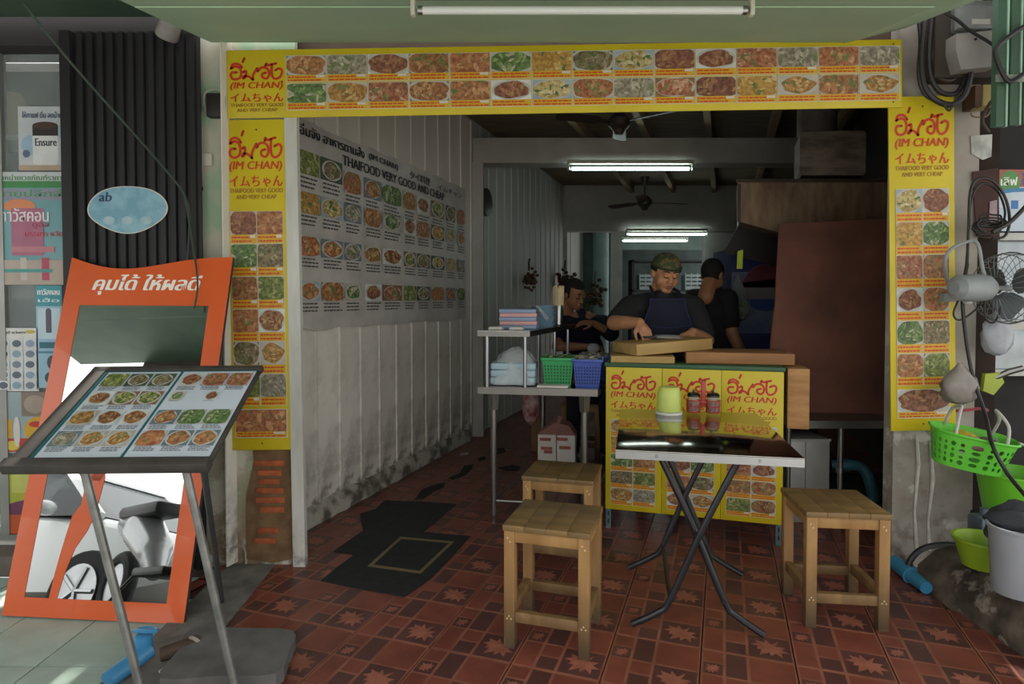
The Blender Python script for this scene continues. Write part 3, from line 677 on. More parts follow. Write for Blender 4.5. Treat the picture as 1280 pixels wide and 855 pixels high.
poster('white poster of a black-topped coffee jar on the shop window', 24, 133, 89, 213, sheet('coffee', 'c9cdd0', 'b3bcc4'), shapes=[
    ('t', .08, .08, .84, .1, '3a4a66', 'ให้กาแฟ ดื่ม ลดน้ำตาล'), ('e', .55, .3, .4, .2, 'a9c2d4'), ('e', .05, .45, .35, .3, '9ebcd2'), ('r', .27, .33, .48, .55, 'dfe1e2'), ('e', .27, .8, .48, .14, 'dfe1e2'),
    ('r', .27, .3, .48, .16, '2a2422'), ('e', .27, .24, .48, .12, '4a3226'), ('t', .32, .5, .4, .12, '3a3f48', 'Ensure'), ('e', .08, .68, .14, .12, '5a6f8a'), ('r', .84, .55, .12, .1, 'b04a44'), ('r', 0, .92, 1, .08, 'b9a28a')])
poster('teal pharmacy banner with pink lettering across the shop window', -40, 215, 91, 356, sheet('teal', '5f98a0', '7aa8ac', 2), shapes=[
    ('r', .0, .0, 1, .1, 'c9cfd2'), ('r', .3, .08, .7, .06, '3f8a4a'), ('t', .3, .02, .68, .07, '4a8a52', 'จำหน่ายเวชภัณฑ์ราคาถูก'), ('r', .3, .15, .7, .1, '8f93a6'), ('t', .3, .15, .68, .07, '4a9a5a', 'ขายปลีกส่ง'), ('e', .35, .24, .3, .12, 'd98a5c'), ('r', 0, .3, .3, .45, 'c8dcdc'),
    ('r', .42, .32, .3, .42, 'b06a86'), ('t', .32, .32, .45, .12, 'e6e0e4', 'ทาวัสคอน'), ('t', .62, .44, .15, .06, 'a03a50', 'ดูอัล'), ('t', .55, .52, .35, .05, 'b83a50', 'บรรเทา หวัด'), ('r', .42, .66, .4, .05, 'c4808a'), ('r', 0, .78, 1, .22, 'b7a89c'), ('r', .5, .76, .06, .2, 'c9c0b8'), ('r', .7, .76, .07, .2, 'b54a62'), ('r', .3, .86, .5, .03, '4a9a98')])
poster('narrow blue medicine poster with a bottle on the shop window', 47, 357, 77, 485, sheet('blue', '9ec4d6', '8fb6cc'), shapes=[
    ('r', 0, 0, 1, .2, '3f9aa6'), ('t', .08, .03, .84, .06, 'f0f4f4', 'ทาวัสคอน'), ('t', .1, .12, .8, .04, 'd8ecec', 'เฮ้อ'), ('r', .08, .22, .84, .3, 'c4dbe6'), ('r', .38, .26, .22, .2, '5a5468'), ('e', .38, .22, .22, .06, '5a5468'), ('r', .12, .55, .76, .06, '2f6f80'), ('r', .08, .64, .84, .02, '4a8aa0'), ('e', .4, .68, .4, .14, '4a4a5a'), ('e', .3, .84, .5, .12, '3f4a56')])
shp = [('t', .1, .04, .6, .05, '4a4a4a', 'เลนส์ แว่นตา'), ('e', .7, .03, .25, .06, 'c9b85a')]
for r in range(5):
    for c_ in range(3): shp += [('r', .03+.325*c_, .17+.165*r, .29, .14, 'd5dade'), ('e', .06+.325*c_, .19+.165*r, .22, .11, ['7a8796', '5d6876', '8fa6ba'][(r+c_) % 3])]
poster('white sheet of small round product photos on the shop window', -3, 410, 47, 489, sheet('white', 'dfdfda'), shapes=shp)
poster('faded yellow and red snack poster low on the shop window', 1, 490, 60, 566, sheet('faded', '9fb0b2', '8fa2a8'), shapes=[('r', .45, 0, .55, .4, '8a7a70'), ('e', .5, .05, .45, .3, 'a8968a'), ('r', 0, .45, .25, .3, 'd9a52a'), ('e', .5, .4, .6, .45, 'd4a22c'), ('e', .6, .48, .3, .1, 'c03a2a'), ('r', .02, .76, .6, .22, 'b83a2c'), ('e', .1, .8, .3, .16, 'd8c04a'), ('e', .28, .4, .14, .5, 'd5d2cc')])
poster('yellow green poster with an orange foot at the bottom of the window', 7, 582, 80, 667, sheet('lime', 'b3b845', 'a0a83c'), shapes=[('r', .12, .1, .4, .3, 'c6ca6a'), ('e', .3, .35, .4, .2, 'd0a83a'), ('e', -.0, .5, .9, .3, '6f3a55'), ('r', 0, .72, 1, .28, 'c0582e'), ('t', .3, .8, .5, .06, 'e0c8b0', 'RIGHT DAY')])
jar = MB().lathe([(.16, 0), (.17, .05), (.16, .22), (.1, .3), (.0, .31)], 20, cap=False).build('helmet', M('cream_shell', 'b3a982', .5, var=.1)); jar.location = W(12, 175, YW+.16); tag(jar, 'cream rounded cover on a shelf behind the window, above the coffee poster', 'cover')
jar.scale = (.6, .45, .8)
MB().box(x0+.05, x1-.06, YW+.02, YW+.29, W(20, 176, YW+.16).z-.03, W(20, 176, YW+.16).z-.005).build('shelf', m_alu, wn)
# ================================================================== ORANGE MIRROR
bl = G(8, 766); br = G(228, 786); 
tl = W(90, 322, 2.93); tr_ = W(292, 324, 2.93)
mx = ((br-bl)+(tr_-tl)).normalized(); mup = ((tl-bl)+(tr_-br))/2
mi_ = T('advertising_mirror', 'tall tilted mirror in an orange printed border leaning on the folding gate', 'mirror')
mo = (bl+br)/2; MWD = .80; frame(mi_, mx, mup, mo-mx.normalized()*MWD/2+Vector((0, 0, .004))); MHT = mup.length
m_orange = M('mirror_orange', 'd95f2c', .3, var=.06, scale=3, coat=.4)
m_mirror = M('mirror_glass', 'e8ecec', .015, metal=1., var=.01)
m_mback = M('mirror_back_board', '3a3a3c', .7)
topz = lambda u: MHT-.045*(math.sin(PI*u)**1.0)*(1.0)+.02*math.sin(2*PI*u)*(-1)
ng = 24
outline = [(0, 0)]+[(MWD, 0)]+[(MWD*(1-j/ng), topz(1-j/ng)) for j in range(ng+1)]
MB().prism([(x, .0, z) for x, z in outline], (0, .012, 0)).build('back_board', m_mback, mi_)
sd = .085; bo = .075; gl0, gl1, gz0, gz1 = sd, MWD-sd, bo, MHT-.235
MB().box(gl0-.01, gl1+.01, -.003, -.0005, gz0-.01, gz1+.01).build('glass', m_mirror, mi_)
fr_ = MB(); ys = -.0045
top = [(MWD*j/ng, topz(j/ng)) for j in range(ng+1)]
fr_.add([(x, ys, z) for x, z in top]+[(x, ys, gz1) for x, z in top], [(j, j+1, ng+2+j, ng+1+j) for j in range(ng)])
fr_.quad((0, ys, 0), (MWD, ys, 0), (MWD, ys, gz0), (0, ys, gz0))
fr_.quad((0, ys, gz0), (gl0, ys, gz0), (gl0, ys, gz1), (0, ys, gz1)); fr_.quad((gl1, ys, gz0), (MWD, ys, gz0), (MWD, ys, gz1), (gl1, ys, gz1))
fo = fr_.build('border', m_orange, mi_)
# orange figure printed on the glass: a dancer with raised arms
fg = MB(); gw = gl1-gl0; cx_ = gl0+gw*.30; hz = gz0
def band(pts, mi=0):
    vs = []
    for a, b, r in pts: vs += [(cx_+a-r, -.0046, hz+b), (cx_+a+r, -.0046, hz+b)]
    fg.add(vs, [(2*i, 2*i+1, 2*i+3, 2*i+2) for i in range(len(pts)-1)], mi)
band([(-.06, 0, .018), (-.05, .1, .022), (-.03, .2, .03), (-.005, .27, .045), (.01, .33, .05), (.03, .38, .038), (.035, .44, .04), (.03, .5, .05), (.01, .54, .035), (-.03, .60, .022), (-.07, .66, .018), (-.08, .74, .014)])
band([(.03, .48, .03), (.075, .54, .026), (.12, .6, .022), (.15, .67, .017), (.17, .76, .012)])
fg.poly([(cx_+.045+.045*math.cos(a), -.0047, hz+.6+.055*math.sin(a)) for a in [2*PI*j/18 for j in range(18)]])
fg.build('printed_figure', m_orange, mi_)
mb = MB(); put_text(mb, 'คุมได้ ให้ผลดี', MWD*.17, MHT-.185, MWD*.66, .1, -.0055, 0, .2, .004); mb.build('lettering', M('print_cream', 'f1ece4', .5, var=.03), mi_)
# ================================================================== MENU STAND
b0 = W(10, 578, 1.9); b1 = W(262, 580, 1.9); t0 = W(103, 463, 2.31); t1 = W(311, 458, 2.31)
ms_ = T('menu_stand', 'metal stand holding a large open laminated menu in front of the mirror', 'menu stand')
rx_ = ((b1-b0)+(t1-t0)).normalized(); up_ = ((t0-b0)+(t1-b1))/2; SW = ((b1-b0).length+(t1-t0).length)/2; SH = up_.length
org = (b0+b1)/2-rx_*SW/2; frame(ms_, rx_, up_, org)
m_sframe = M('grey_brown_frame', '45403c', .6, col2='383431', scale=12, bump=.1); m_tube = M('grey_galvanised_tube', '8b8c88', .45, metal=.5, col2='6f706d', scale=14)
m_page = M('laminated_page', 'c9d3de', .12, var=.05, coat=.5); m_tealb = M('teal_backing', '2f6a72', .5, var=.2)
MB().box(0, SW, .002, .016, 0, SH, bev=.002).build('back_plate', m_sframe, ms_)
MB().box(.05, SW-.012, -.001, .002, .022, SH-.02).build('backing_sheet', m_tealb, ms_)
MB().box(-.006, SW+.006, -.022, .016, -.03, .006, bev=.003).build('ledge', m_sframe, ms_)
MB().box(-.004, SW+.004, -.008, .016, SH-.02, SH+.004, bev=.003).build('top_bar', m_sframe, ms_)
MB().box(-.004, .05, -.007, .016, .006, SH-.02, bev=.003).build('side_bar', m_sframe, ms_)
pw = (SW-.05-.04)/2
for i, vars_ in ((0, range(12)), (1, range(12))):
    pg = MB().box(0, pw, -.003, 0, .022, SH-.03).build('page', m_page, ms_); pg.location = (.068+i*(pw+.012), -.0015, 0)
    for r in range(4):
        small = (i == 1 and r == 1)
        for c in range(2 if small else 3):
            cw_, ch_ = (pw*.30, (SH-.06)*.235) if not small else (pw*.17, (SH-.06)*.13)
            x = pw*(.03+.325*c) if not small else pw*(.06+.45*c)
            z = .022+(SH-.055)*(1-.235*(r+1)-.02) if not small else .022+(SH-.055)*.61
            cell(pg, x, z, cw_, ch_, .28 if not small else .1, (r*5+c*3+i*11+[3, 7, 4][c % 3]) % 40, 'menu', 'dish_photo', y=-.0035)
# legs in world space, converted to the board's frame
bpy.context.view_layer.update(); iv = ms_.matrix_world.inverted()
def leg(pts, r, m, nm='leg'): MB().tube([iv @ Vector(p) for p in pts], r, 10).build(nm, m, ms_)
lA = W(97, 588, 1.965); lB = W(226, 588, 1.965)
leg([lA+Vector((0, .02, .025)), Vector((-1.195, 1.98, .006))], .0135, m_tube); leg([lB+Vector((0, .02, .025)), Vector((-.9, 2.0, .006))], .0135, m_tube)
leg([W(240, 572, 2.02)+Vector((0, .05, .05)), G(277, 757)+Vector((0, 0, .02))], .012, M('dark_grey_tube', '565a5c', .45, metal=.5))
# hose hanging above, string lines
m_gcord = M('dark_green_cord', '33463a', .7, var=.2)
cordp = [W(30, 5, 2.4), W(90, 80, 2.55), W(205, 210, 2.85), W(234, 252, 2.92), W(236, 300, 2.94), W(228, 380, 2.86)]
tag(MB().tube(smooth_line(cordp, 6), .005, 6).build('hanging_rope', m_gcord), 'dark green cord slanting down across the folding gate to the mirror', 'cord')
tag(MB().tube(smooth_line([W(231, 246, 2.9), W(240, 300, 2.93), W(247, 352, 2.85), W(243, 386, 2.8)], 6), .004, 6).build('hanging_rope', m_gcord), 'short dark green cord end hanging over the mirror top', 'cord')
# spot lamp above the gate
sl = T('spot_lamp', 'dusty grey spot lamp under the awning corner above the gate', 'lamp', W(212, 33, 2.9))
m_spot = M('dusty_grey_metal', '8d8984', .6, metal=.3, var=.3, scale=15)
mt = Matrix.Rotation(R(35), 4, 'Y') @ Matrix.Rotation(R(25), 4, 'X')
MB().lathe([(.03, .06), (.045, .05), (.05, -.05), (.047, -.055), (.04, -.03)], 18, mat=mt).build('shade', m_spot, sl)
MB().tube([(-.02, 0, .05), (-.05, .02, .09), (-.03, .1, .16)], .012, 8).build('bracket', M('rust_bracket', '3d332d', .8), sl)
# black junction box on the left pillar
jb = T('junction_box', 'small black junction box with loose wires on the left pillar beside the sign', 'electric box', W(272, 134, 3.06))
MB().box(-.042, .042, -.035, .012, -.055, .06, bev=.008).build('box', M('black_plastic', '26211f', .5, var=.2), jb)
MB().tube(smooth_line([(-.03, -.03, -.05), (-.055, -.02, 0), (-.045, -.03, .06), (.01, -.035, .075), (.05, -.03, .04), (.045, -.03, -.05)], 5), .003, 6).build('wire', M('white_wire', 'b9b6ae', .6), jb)
MB().tube(smooth_line([(.02, 0, .06), (.05, .0, .12), (.07, .005, .17)], 4), .003, 6).build('wire', M('grey_wire', '5d5a58', .6), jb)
ps = MB().box(-.03, .03, -.01, .01, -.03, .03, bev=.004).build('wall_bracket', M('white_bracket', 'cfcbc0', .6, var=.1)); ps.location = W(258, 200, 3.06); tag(ps, 'small white bracket on the left pillar below the black box', 'bracket')
# things on the ground at left ------------------------------------------
sb = MB(); a, b, c, d = G(200, 868), G(240, 803), G(366, 806), G(345, 862)
loop = smooth_line([a, (a+b)/2, b, (b+c)/2+Vector((0, .01, 0)), c, (c+d)/2+Vector((.015, 0, 0)), d, (a+d)/2], 3, closed=True)
zz = [Vector((p.x, p.y, .006)) for p in loop]
sb.prism(zz, (0, 0, .05)); o = sb.build('concrete_slab', M('dark_concrete', '6c6b69', .7, col2='545352', scale=7, bump=.2, detail=9)); tag(o, 'loose dark concrete slab beside the foot of the menu stand', 'slab')
pb = G(178, 838); m_bpipe = M('blue_pvc', '3f86b4', .4, var=.15, scale=12)
bp_ = T('water_pipe', 'blue plastic pipe joint with a ring handle on the ground by the concrete slab', 'pipe', (pb.x, pb.y, 0), -.3)
MB().tube([(-.02, -.12, .03), (-.01, -.03, .045), (0, .03, .06)], [.03, .032, .03], 12).build('pipe', m_bpipe, bp_)
MB().lathe([(.026, 0), (.032, .01), (.03, .055), (.022, .06)], 14, c=(-.015, .02, .06)).build('valve', m_bpipe, bp_)
MB().tube(smooth_line([(-.055, .02, .125), (-.03, .0, .14), (.02, .0, .145), (.045, .02, .14), (.02, .04, .135), (-.03, .04, .128)], 3, True), .007, 7, closed=True).build('ring_handle', m_bpipe, bp_)
MB().tube([(.03, .05, .035), (.075, .09, .04), (.105, .15, .042)], [.024, .03, .026], 12).build('rusty_elbow', M('rust_brown', '4d3a2e', .8, var=.3, scale=20, bump=.3), bp_)
MB().lathe([(.03, 0), (.03, .012)], 14, mat=Matrix.Translation((.1, .13, .042)) @ Matrix.Rotation(R(-65), 4, 'X')).build('collar', M('pale_collar', 'a09a90', .7), bp_)
pp_ = MB(); q = [G(198, 843), G(212, 832), G(217, 837), G(205, 849)]; pp_.prism([v+Vector((0, 0, .0085)) for v in q], (0, 0, .004)); tag(pp_.build('paper_scrap', M('paper_white', 'c8ccd4', .7, var=.15, scale=30)), 'scrap of white paper between the blue pipe and the slab', 'paper')
# black patches and taped square on the tiles ------------------------------
m_bit = M('black_patch_mortar', '242528', .85, col2='1b1c1e', scale=18, bump=.3, detail=8)
def patch(name, label, pts, m, z=.004, cat='patch', group=None, sm=False):
    p = [G(*q) for q in pts]
    o = MB().prism([Vector((v.x, v.y, .0008)) for v in p], (0, 0, z)).build(name, m); return tag(o, label, cat, group)
patch('floor_patch', 'large black mortar patch on the red tiles by the left wall', [(482, 626), (500, 627), (530, 628), (571, 631), (550, 648), (528, 666), (552, 668), (588, 671), (566, 695), (546, 716), (530, 730), (505, 747), (455, 738), (401, 727), (420, 711), (443, 694), (417, 690), (435, 677), (454, 664), (451, 652), (450, 643), (470, 637), (476, 630)], m_bit)
tp = T('tape_square', 'square outline of brown tape stuck on the large black floor patch', 'tape', (0, 0, 0)); m_tape = M('brown_tape', '7a6a4c', .6, var=.2, scale=14)
oc = [G(*q, .0062) for q in ((500, 671), (568, 677), (526, 717), (459, 708))]; ctr_ = sum(oc, Vector())/4; ic = [p+(ctr_-p)*.13 for p in oc]
for i in range(4):
    j = (i+1) % 4; MB().prism([oc[i], oc[j], ic[j], ic[i]], (0, 0, .0008)).build('strip', m_tape, tp)
for lab, pts in [('wiggling black crack filler leading back from the large floor patch', [(519, 624), (528, 612), (545, 606), (556, 604), (555, 609), (542, 614), (530, 623)]), ('thin black filler streak on the tiles midway to the rear', [(561, 598), (575, 592), (580, 583), (592, 581), (590, 586), (582, 594), (566, 600)]),
                 ('black filler blot on the tiles left of the steel stand leg', [(622, 585), (640, 582), (651, 584), (648, 589), (632, 589)]), ('small dark filler blot on the tiles near the white post', [(598, 573), (607, 571), (606, 575), (598, 577)]), ('faint black filler spot on the tiles at the far end', [(613, 562), (630, 560), (632, 565), (618, 568)])]:
    patch('floor_patch', lab, pts, m_bit, group='small black floor patches')
patch('paper_scrap', 'thin pale scrap lying on the tiles by the left wall', [(575, 567), (585, 566), (586, 568), (576, 569)], M('paper_white', 'c8ccd4'), .002, 'paper')
# ================================================================== LAMPS AND FANS
m_tubeon = M('lit_tube', 'e9fff8', .4, emit=9., var=.0); m_tubeoff = M('unlit_tube', 'd9dcd8', .25, var=.04); m_fix = M('lamp_housing', 'c3c0b0', .5, var=.1, scale=8); m_fixd = M('lamp_housing_dusty', '8f8f7f', .6, var=.3, scale=20)
def batten(label, a, b, on, drop=.05, hw=.03, group='fluorescent lamps', rod=0):
    a, b = Vector(a), Vector(b); L = (b-a).length; t = T('tube_lamp', label, 'lamp', (a+b)/2, math.atan2(b.y-a.y, b.x-a.x), group)
    MB().box(-L/2-.02, L/2+.02, -hw, hw, drop-.005, drop+.03, bev=.004).build('housing', m_fix if on else m_fixd, t)
    for s_ in (-1, 1):
        h_ = MB().box(s_*(L/2+.012)-.008, s_*(L/2+.012)+.008, -.014, .014, -.02, drop, bev=.005).build('end_holder', m_fix, t)
    tu = MB().tube([(-L/2+.004, 0, 0), (-L/2+.02, 0, 0), (L/2-.02, 0, 0), (L/2-.004, 0, 0)], .0135, 14).build('tube', m_tubeon if on else m_tubeoff, t)
    for s_ in (-1, 1): MB().lathe([(.0142, 0), (.0142, .016)], 12, mat=Matrix.Translation((s_*(L/2-.012)-.008, 0, 0)) @ Matrix.Rotation(PI/2, 4, 'Y')).build('cap', m_steel_e, tu)
    if rod:
        for s_ in (-1, 1): MB().tube([(s_*L*.3, 0, drop+.02), (s_*L*.3, 0, drop+rod)], .006, 6).build('hanging_rod', m_fixd, t)
    return t
yl = 2.1; batten('unlit tube lamp under the green awning at the top of the picture', W(521, 15, yl), W(935, 11, yl), False)
batten('lit tube lamp hanging on the first ceiling beam', W(712, 211, 5.93), W(864, 211, 5.93), True)
batten('lit tube lamp below the rear beam, upper of the two', W(784, 293.5, 9.3), W(883, 292, 9.3), True)
batten('lit tube lamp in the back room, lower of the two', W(778, 302, 11.3), W(859, 300, 11.3), True, rod=.62)
m_fan = M('fan_dark_brown', '3a322b', .5, var=.2); m_brass = M('fan_brass', '463d33', .5, metal=.2)
def fan(label, c, ang, r=.6):
    t = T('ceiling_fan', label, 'fan', c, ang, 'ceiling fans')
    MB().lathe([(.05, -.06), (.085, -.03), (.09, .02), (.06, .06), (.03, .08)], 20).build('motor', m_fan, t)
    MB().lathe([(.0, -.10), (.03, -.095), (.05, -.06)], 16, cap=False).build('cap', m_brass, t)
    MB().tube([(0, 0, .06), (0, 0, .30)], .013, 8).lathe([(.03, .22), (.055, .31)], 14).build('down_rod', m_fan, t)
    bl_ = MB(); 
    for k in range(3):
        a = 2*PI*k/3; mt = Matrix.Rotation(a, 4, 'Z') @ Matrix.Rotation(R(12), 4, 'X')
        b = MB(); pts = [(.07, -.02), (.16, -.025), (.2, -.055), (r-.04, -.06), (r, -.03), (r, .035), (r-.03, .06), (.2, .05), (.16, .022), (.07, .02)]
        b.prism([mt @ Vector((x, y, -.004)) for x, y in pts], (0, 0, .007)); b.build('blade', m_fan, t)
    return t
f1 = W(806, 253, 7.6); fan('dark three bladed ceiling fan seen below the first tube lamp', (f1.x, 7.6, f1.z), R(12), .55)
f2 = W(774, 153, 5.0); fan('dark ceiling fan partly hidden behind the long menu sign', (f2.x, 5.0, f2.z), R(-40), .55)
cl = T('wall_clock', 'round clock with a dark rim on the rear panelled wall', 'clock', LW(wall_s(606, 253, .03)[0], wall_s(606, 253, .03)[1], .03)); frame(cl, gd, (0, 0, 1), cl.location)
MB().lathe([(.14, 0), (.14, .03), (.12, .035)], 24, mat=Matrix.Rotation(PI/2, 4, 'X')).build('rim', M('clock_rim', '35332f', .4), cl); MB().lathe([(.12, .03), (.0, .031)], 24, mat=Matrix.Rotation(PI/2, 4, 'X'), cap=False).build('face', M('clock_face', 'bfc0bc', .3), cl)
# hanging bunches
m_red = M('dried_red', '6b3340', .8, var=.5, scale=40); m_dgreen = M('dried_green', '4a5230', .8, var=.4, scale=40)
def bunch(label, c, r, m1, m2, seed):
    rd = random.Random(seed); t = T('dried_flower_bunch', label, 'flower bunch', c, 0, 'hanging flower bunches')
    MB().tube([(0, 0, r*.7), (0, .01, r*1.5), (.01, .01, r*1.9)], .012, 6).build('stem', m_dgreen, t)
    a = MB(); b = MB()
    for k in range(46):
        p = Vector((rd.gauss(0, .42), rd.gauss(0, .35), rd.gauss(-.1, .5)))*r
        (a if rd.random() < .6 else b).ell(p, (r*.2, r*.18, r*.16), 7, 5)
    a.build('petals', m1, t)['kind'] = 'stuff'; b.build('leaves', m2, t)['kind'] = 'stuff'
def onwall(px, py, off=.1): s_, z_ = wall_s(px, py, off); return LW(s_, z_, off)
bunch('hanging bunch of dried pink flowers on the grey panelled wall', onwall(661, 347), .12, m_red, m_dgreen, 1)
bunch('dark dried bunch hanging behind the seated woman\'s head', (W(706, 352, 8.9).x, 8.9, W(706, 352, 8.9).z), .16, m_red, m_dgreen, 2)
bunch('brown dried bunch hanging at the rear wall between the woman and the cook', (W(744, 369, 9.9).x, 9.9, W(744, 369, 9.9).z), .2, M('dried_brown', '5a4628', .8, var=.5, scale=40), m_dgreen, 3)
# rear shelf with white crates in the back room
sh = T('rear_rack', 'dark rack at the very back behind the cook with white gridded crates', 'rack', (W(790, 330, 12.6).x, 12.6, 0))
m_rack = M('rack_dark', '2a2c2c', .7)
for x in (0, 1.55): MB().box(x, x+.05, 0, .4, 0, 2.15).build('upright', m_rack, sh)
for z in (.5, 1.0, 1.5, 2.1): MB().box(0, 1.6, 0, .4, z, z+.03).build('shelf', m_rack, sh)
m_crate = M('white_crate', '9fb0b0', .6)
for i, (x, z) in enumerate([(.15, 1.535), (1.0, 1.04), (1.08, 1.54), (.55, 1.04)]):
    c = T('crate', ['white slatted crate on the upper left of the rear rack', 'white slatted crate at the right of the middle rear shelf', 'white slatted crate on the upper right of the rear rack', 'white slatted crate in the middle of the rear rack'][i], 'crate', Vector((sh.location.x+x, 12.58, z)), 0, 'white crates')
    b = MB()
    for k in range(4): b.box(0, .38, 0, .012, .02+.08*k, .065+.08*k)
    for k in range(4): b.box(.12*k, .12*k+.02, .012, .02, 0, .33)
    b.box(0, .38, .02, .3, 0, .02); b.box(0, .012, .02, .3, .02, .3); b.box(.368, .38, .02, .3, .02, .3); b.build('crate_body', m_crate, c)
# ================================================================== STEEL STAND
sA = G(612, 656); SL = 1.14; SWD = .70; SZ = .82; UZ = 1.15
ss = T('steel_stand', 'stainless steel work table with a raised shelf beside the serving counter', 'work table', (sA.x-.07, sA.y, 0), -R(9))
# local x across, local y = running back along the shop
sh_k = math.tan(TH-R(9))
def SP(x, y, z=0): return Vector((x+y*sh_k, y, z))
def splate(x0, x1, y0, y1, z0, z1, nm, m): MB().prism([SP(x0, y0, z0), SP(x1, y0, z0), SP(x1, y1, z0), SP(x0, y1, z0)], (0, 0, z1-z0)).build(nm, m, ss)
m_st2 = M('satin_stainless', '85837f', .38, metal=.9, var=.12, scale=3)
splate(0, SWD, 0, SL, SZ-.004, SZ, 'table_top', m_steel)
splate(0, SWD, -.002, .012, SZ-.042, SZ-.004, 'front_rim', m_st2); splate(SWD-.012, SWD, .012, SL, SZ-.042, SZ-.004, 'side_rim', m_st2); splate(0, .012, .012, SL, SZ-.042, SZ-.004, 'side_rim', m_st2)
splate(0, .31, 0, SL, UZ-.004, UZ, 'upper_shelf', m_steel); splate(0, .31, -.002, .012, UZ-.034, UZ-.004, 'front_rim', m_st2); splate(.298, .31, .012, SL, UZ-.034, UZ-.004, 'side_rim', M('dark_rim', '3b3a38', .4, metal=.6))
for x, y in ((.045, .03), (.272, .03), (.045, SL-.05), (.272, SL-.45), (.272, SL-.08)): MB().tube([SP(x, y, SZ), SP(x, y, UZ-.004)], .011, 10).build('shelf_post', m_steel_e, ss)
for x, y in ((.08, .045), (SWD-.085, .045), (.08, SL-.06), (SWD-.085, SL-.06)):
    lg = MB().tube([SP(x, y, .05), SP(x, y, SZ-.04)], .019, 12).build('leg', m_st2, ss)
    MB().lathe([(.034, 0), (.026, -.1)], 4, c=SP(x, y, SZ-.04), mat=None).build('bracket', m_st2, lg)
    MB().tube([SP(x, y, 0), SP(x, y, .03), SP(x, y, .05)], [.012, .01, .017], 10).build('foot', m_st2, lg)
for (xa, ya), (xb, yb) in (((.08, .045), (SWD-.085, .045)), ((.08, .045), (.08, SL-.06)), ((SWD-.085, .045), (SWD-.085, SL-.06))): MB().tube([SP(xa, ya, .135), SP(xb, yb, .135)], .009, 8).build('stretcher', m_st2, ss)
ssm = Matrix.Translation(ss.location) @ Matrix.Rotation(-R(9), 4, 'Z')
def ON(x, y, z): return ssm @ SP(x, y, z)
SR = -R(9)
# on the upper shelf
m_foam = M('white_foam', 'd3cfc8', .7, var=.08)
for i, x in enumerate((.08, .205)):
    o = MB().lathe([(.055, 0), (.06, .006), (.05, .018), (.0, .02)], 4, cap=False, sx=1.0, sy=1.0, mat=Matrix.Rotation(PI/4, 4, 'Z')).build('foam_plate', m_foam); o.location = ON(x, .09, UZ+.001); o.rotation_euler = (0, 0, SR); tag(o, 'white foam lid at the front of the upper shelf, %s one' % ('left' if i == 0 else 'right'), 'lid', 'foam lids')
m_s1 = M('box_blue', '8fa4c4', .7, var=.1); m_s2 = M('box_pink', 'd8a6a4', .7, var=.1)
for k in range(5):
    o = MB().box(-.115, .115, -.09, .09, 0, .0235, bev=.004).build('folded_box', m_s1 if k % 2 == 0 else m_s2); o.location = ON(.155, .29, UZ+.001+.0245*k); o.rotation_euler = (0, 0, SR+.06*(k % 2)); tag(o, '%s food box, %s of the striped stack on the upper shelf' % (('pale blue' if k % 2 == 0 else 'pink'), ['bottom', 'second', 'middle', 'fourth', 'topmost'][k]), 'food box', 'striped food boxes')
cl_ = MB(); n = 9
vs = [Vector((-.1+.2*i/n, -.09+.18*j/n, .012*math.sin(i*1.3+j*.7)-(.09*max(0, i/n-.55)*2))) for j in range(n+1) for i in range(n+1)]
cl_.add(vs, [(j*(n+1)+i, j*(n+1)+i+1, (j+1)*(n+1)+i+1, (j+1)*(n+1)+i) for j in range(n) for i in range(n)], 0, True)
o = cl_.build('plastic_bag', M('white_film', 'c9c7c9', .35, alpha=.75, var=.1)); o.location = ON(.24, .3, UZ+.14); o.rotation_euler = (0, 0, SR); tag(o, 'white plastic bag lying over the striped box stack', 'bag')
m_tray = M('blue_tray', '84a9c0', .5, var=.08)
for k in range(6):
    o = MB().lathe([(.075, 0), (.092, .02), (.096, .024), (.088, .022), (.07, .004)], 18).build('plastic_tray', m_tray); o.location = ON(.2, .62, UZ+.001+.0235*k); tag(o, 'round pale blue tray, %s in the stack behind the striped boxes' % ['lowest', 'second', 'third', 'fourth', 'fifth', 'topmost'][k], 'tray', 'stacked blue trays')
cp = ON(.255, .85, UZ+.001); cu = T('chopstick_cup', 'shiny steel cup full of pale bamboo skewers at the shelf end', 'cup', cp)
MB().lathe([(.032, 0), (.036, .005), (.036, .14), (.034, .14), (.032, .01)], 20).build('cup', m_steel_e, cu)
rd = random.Random(4); b = MB()
for k in range(110): a = rd.random()*6.3; q = math.sqrt(rd.random())*.031; b.tube([(q*math.cos(a), q*math.sin(a), .03), (q*1.3*math.cos(a), q*1.3*math.sin(a), .27+rd.uniform(-.012, .012))], .0026, 5)
b.tube([(0, 0, .05), (-.02, 0, .33)], .003, 5); o = b.build('skewers', M('bamboo', 'd8c7a0', .6, var=.15, scale=30), cu); o['kind'] = 'stuff'
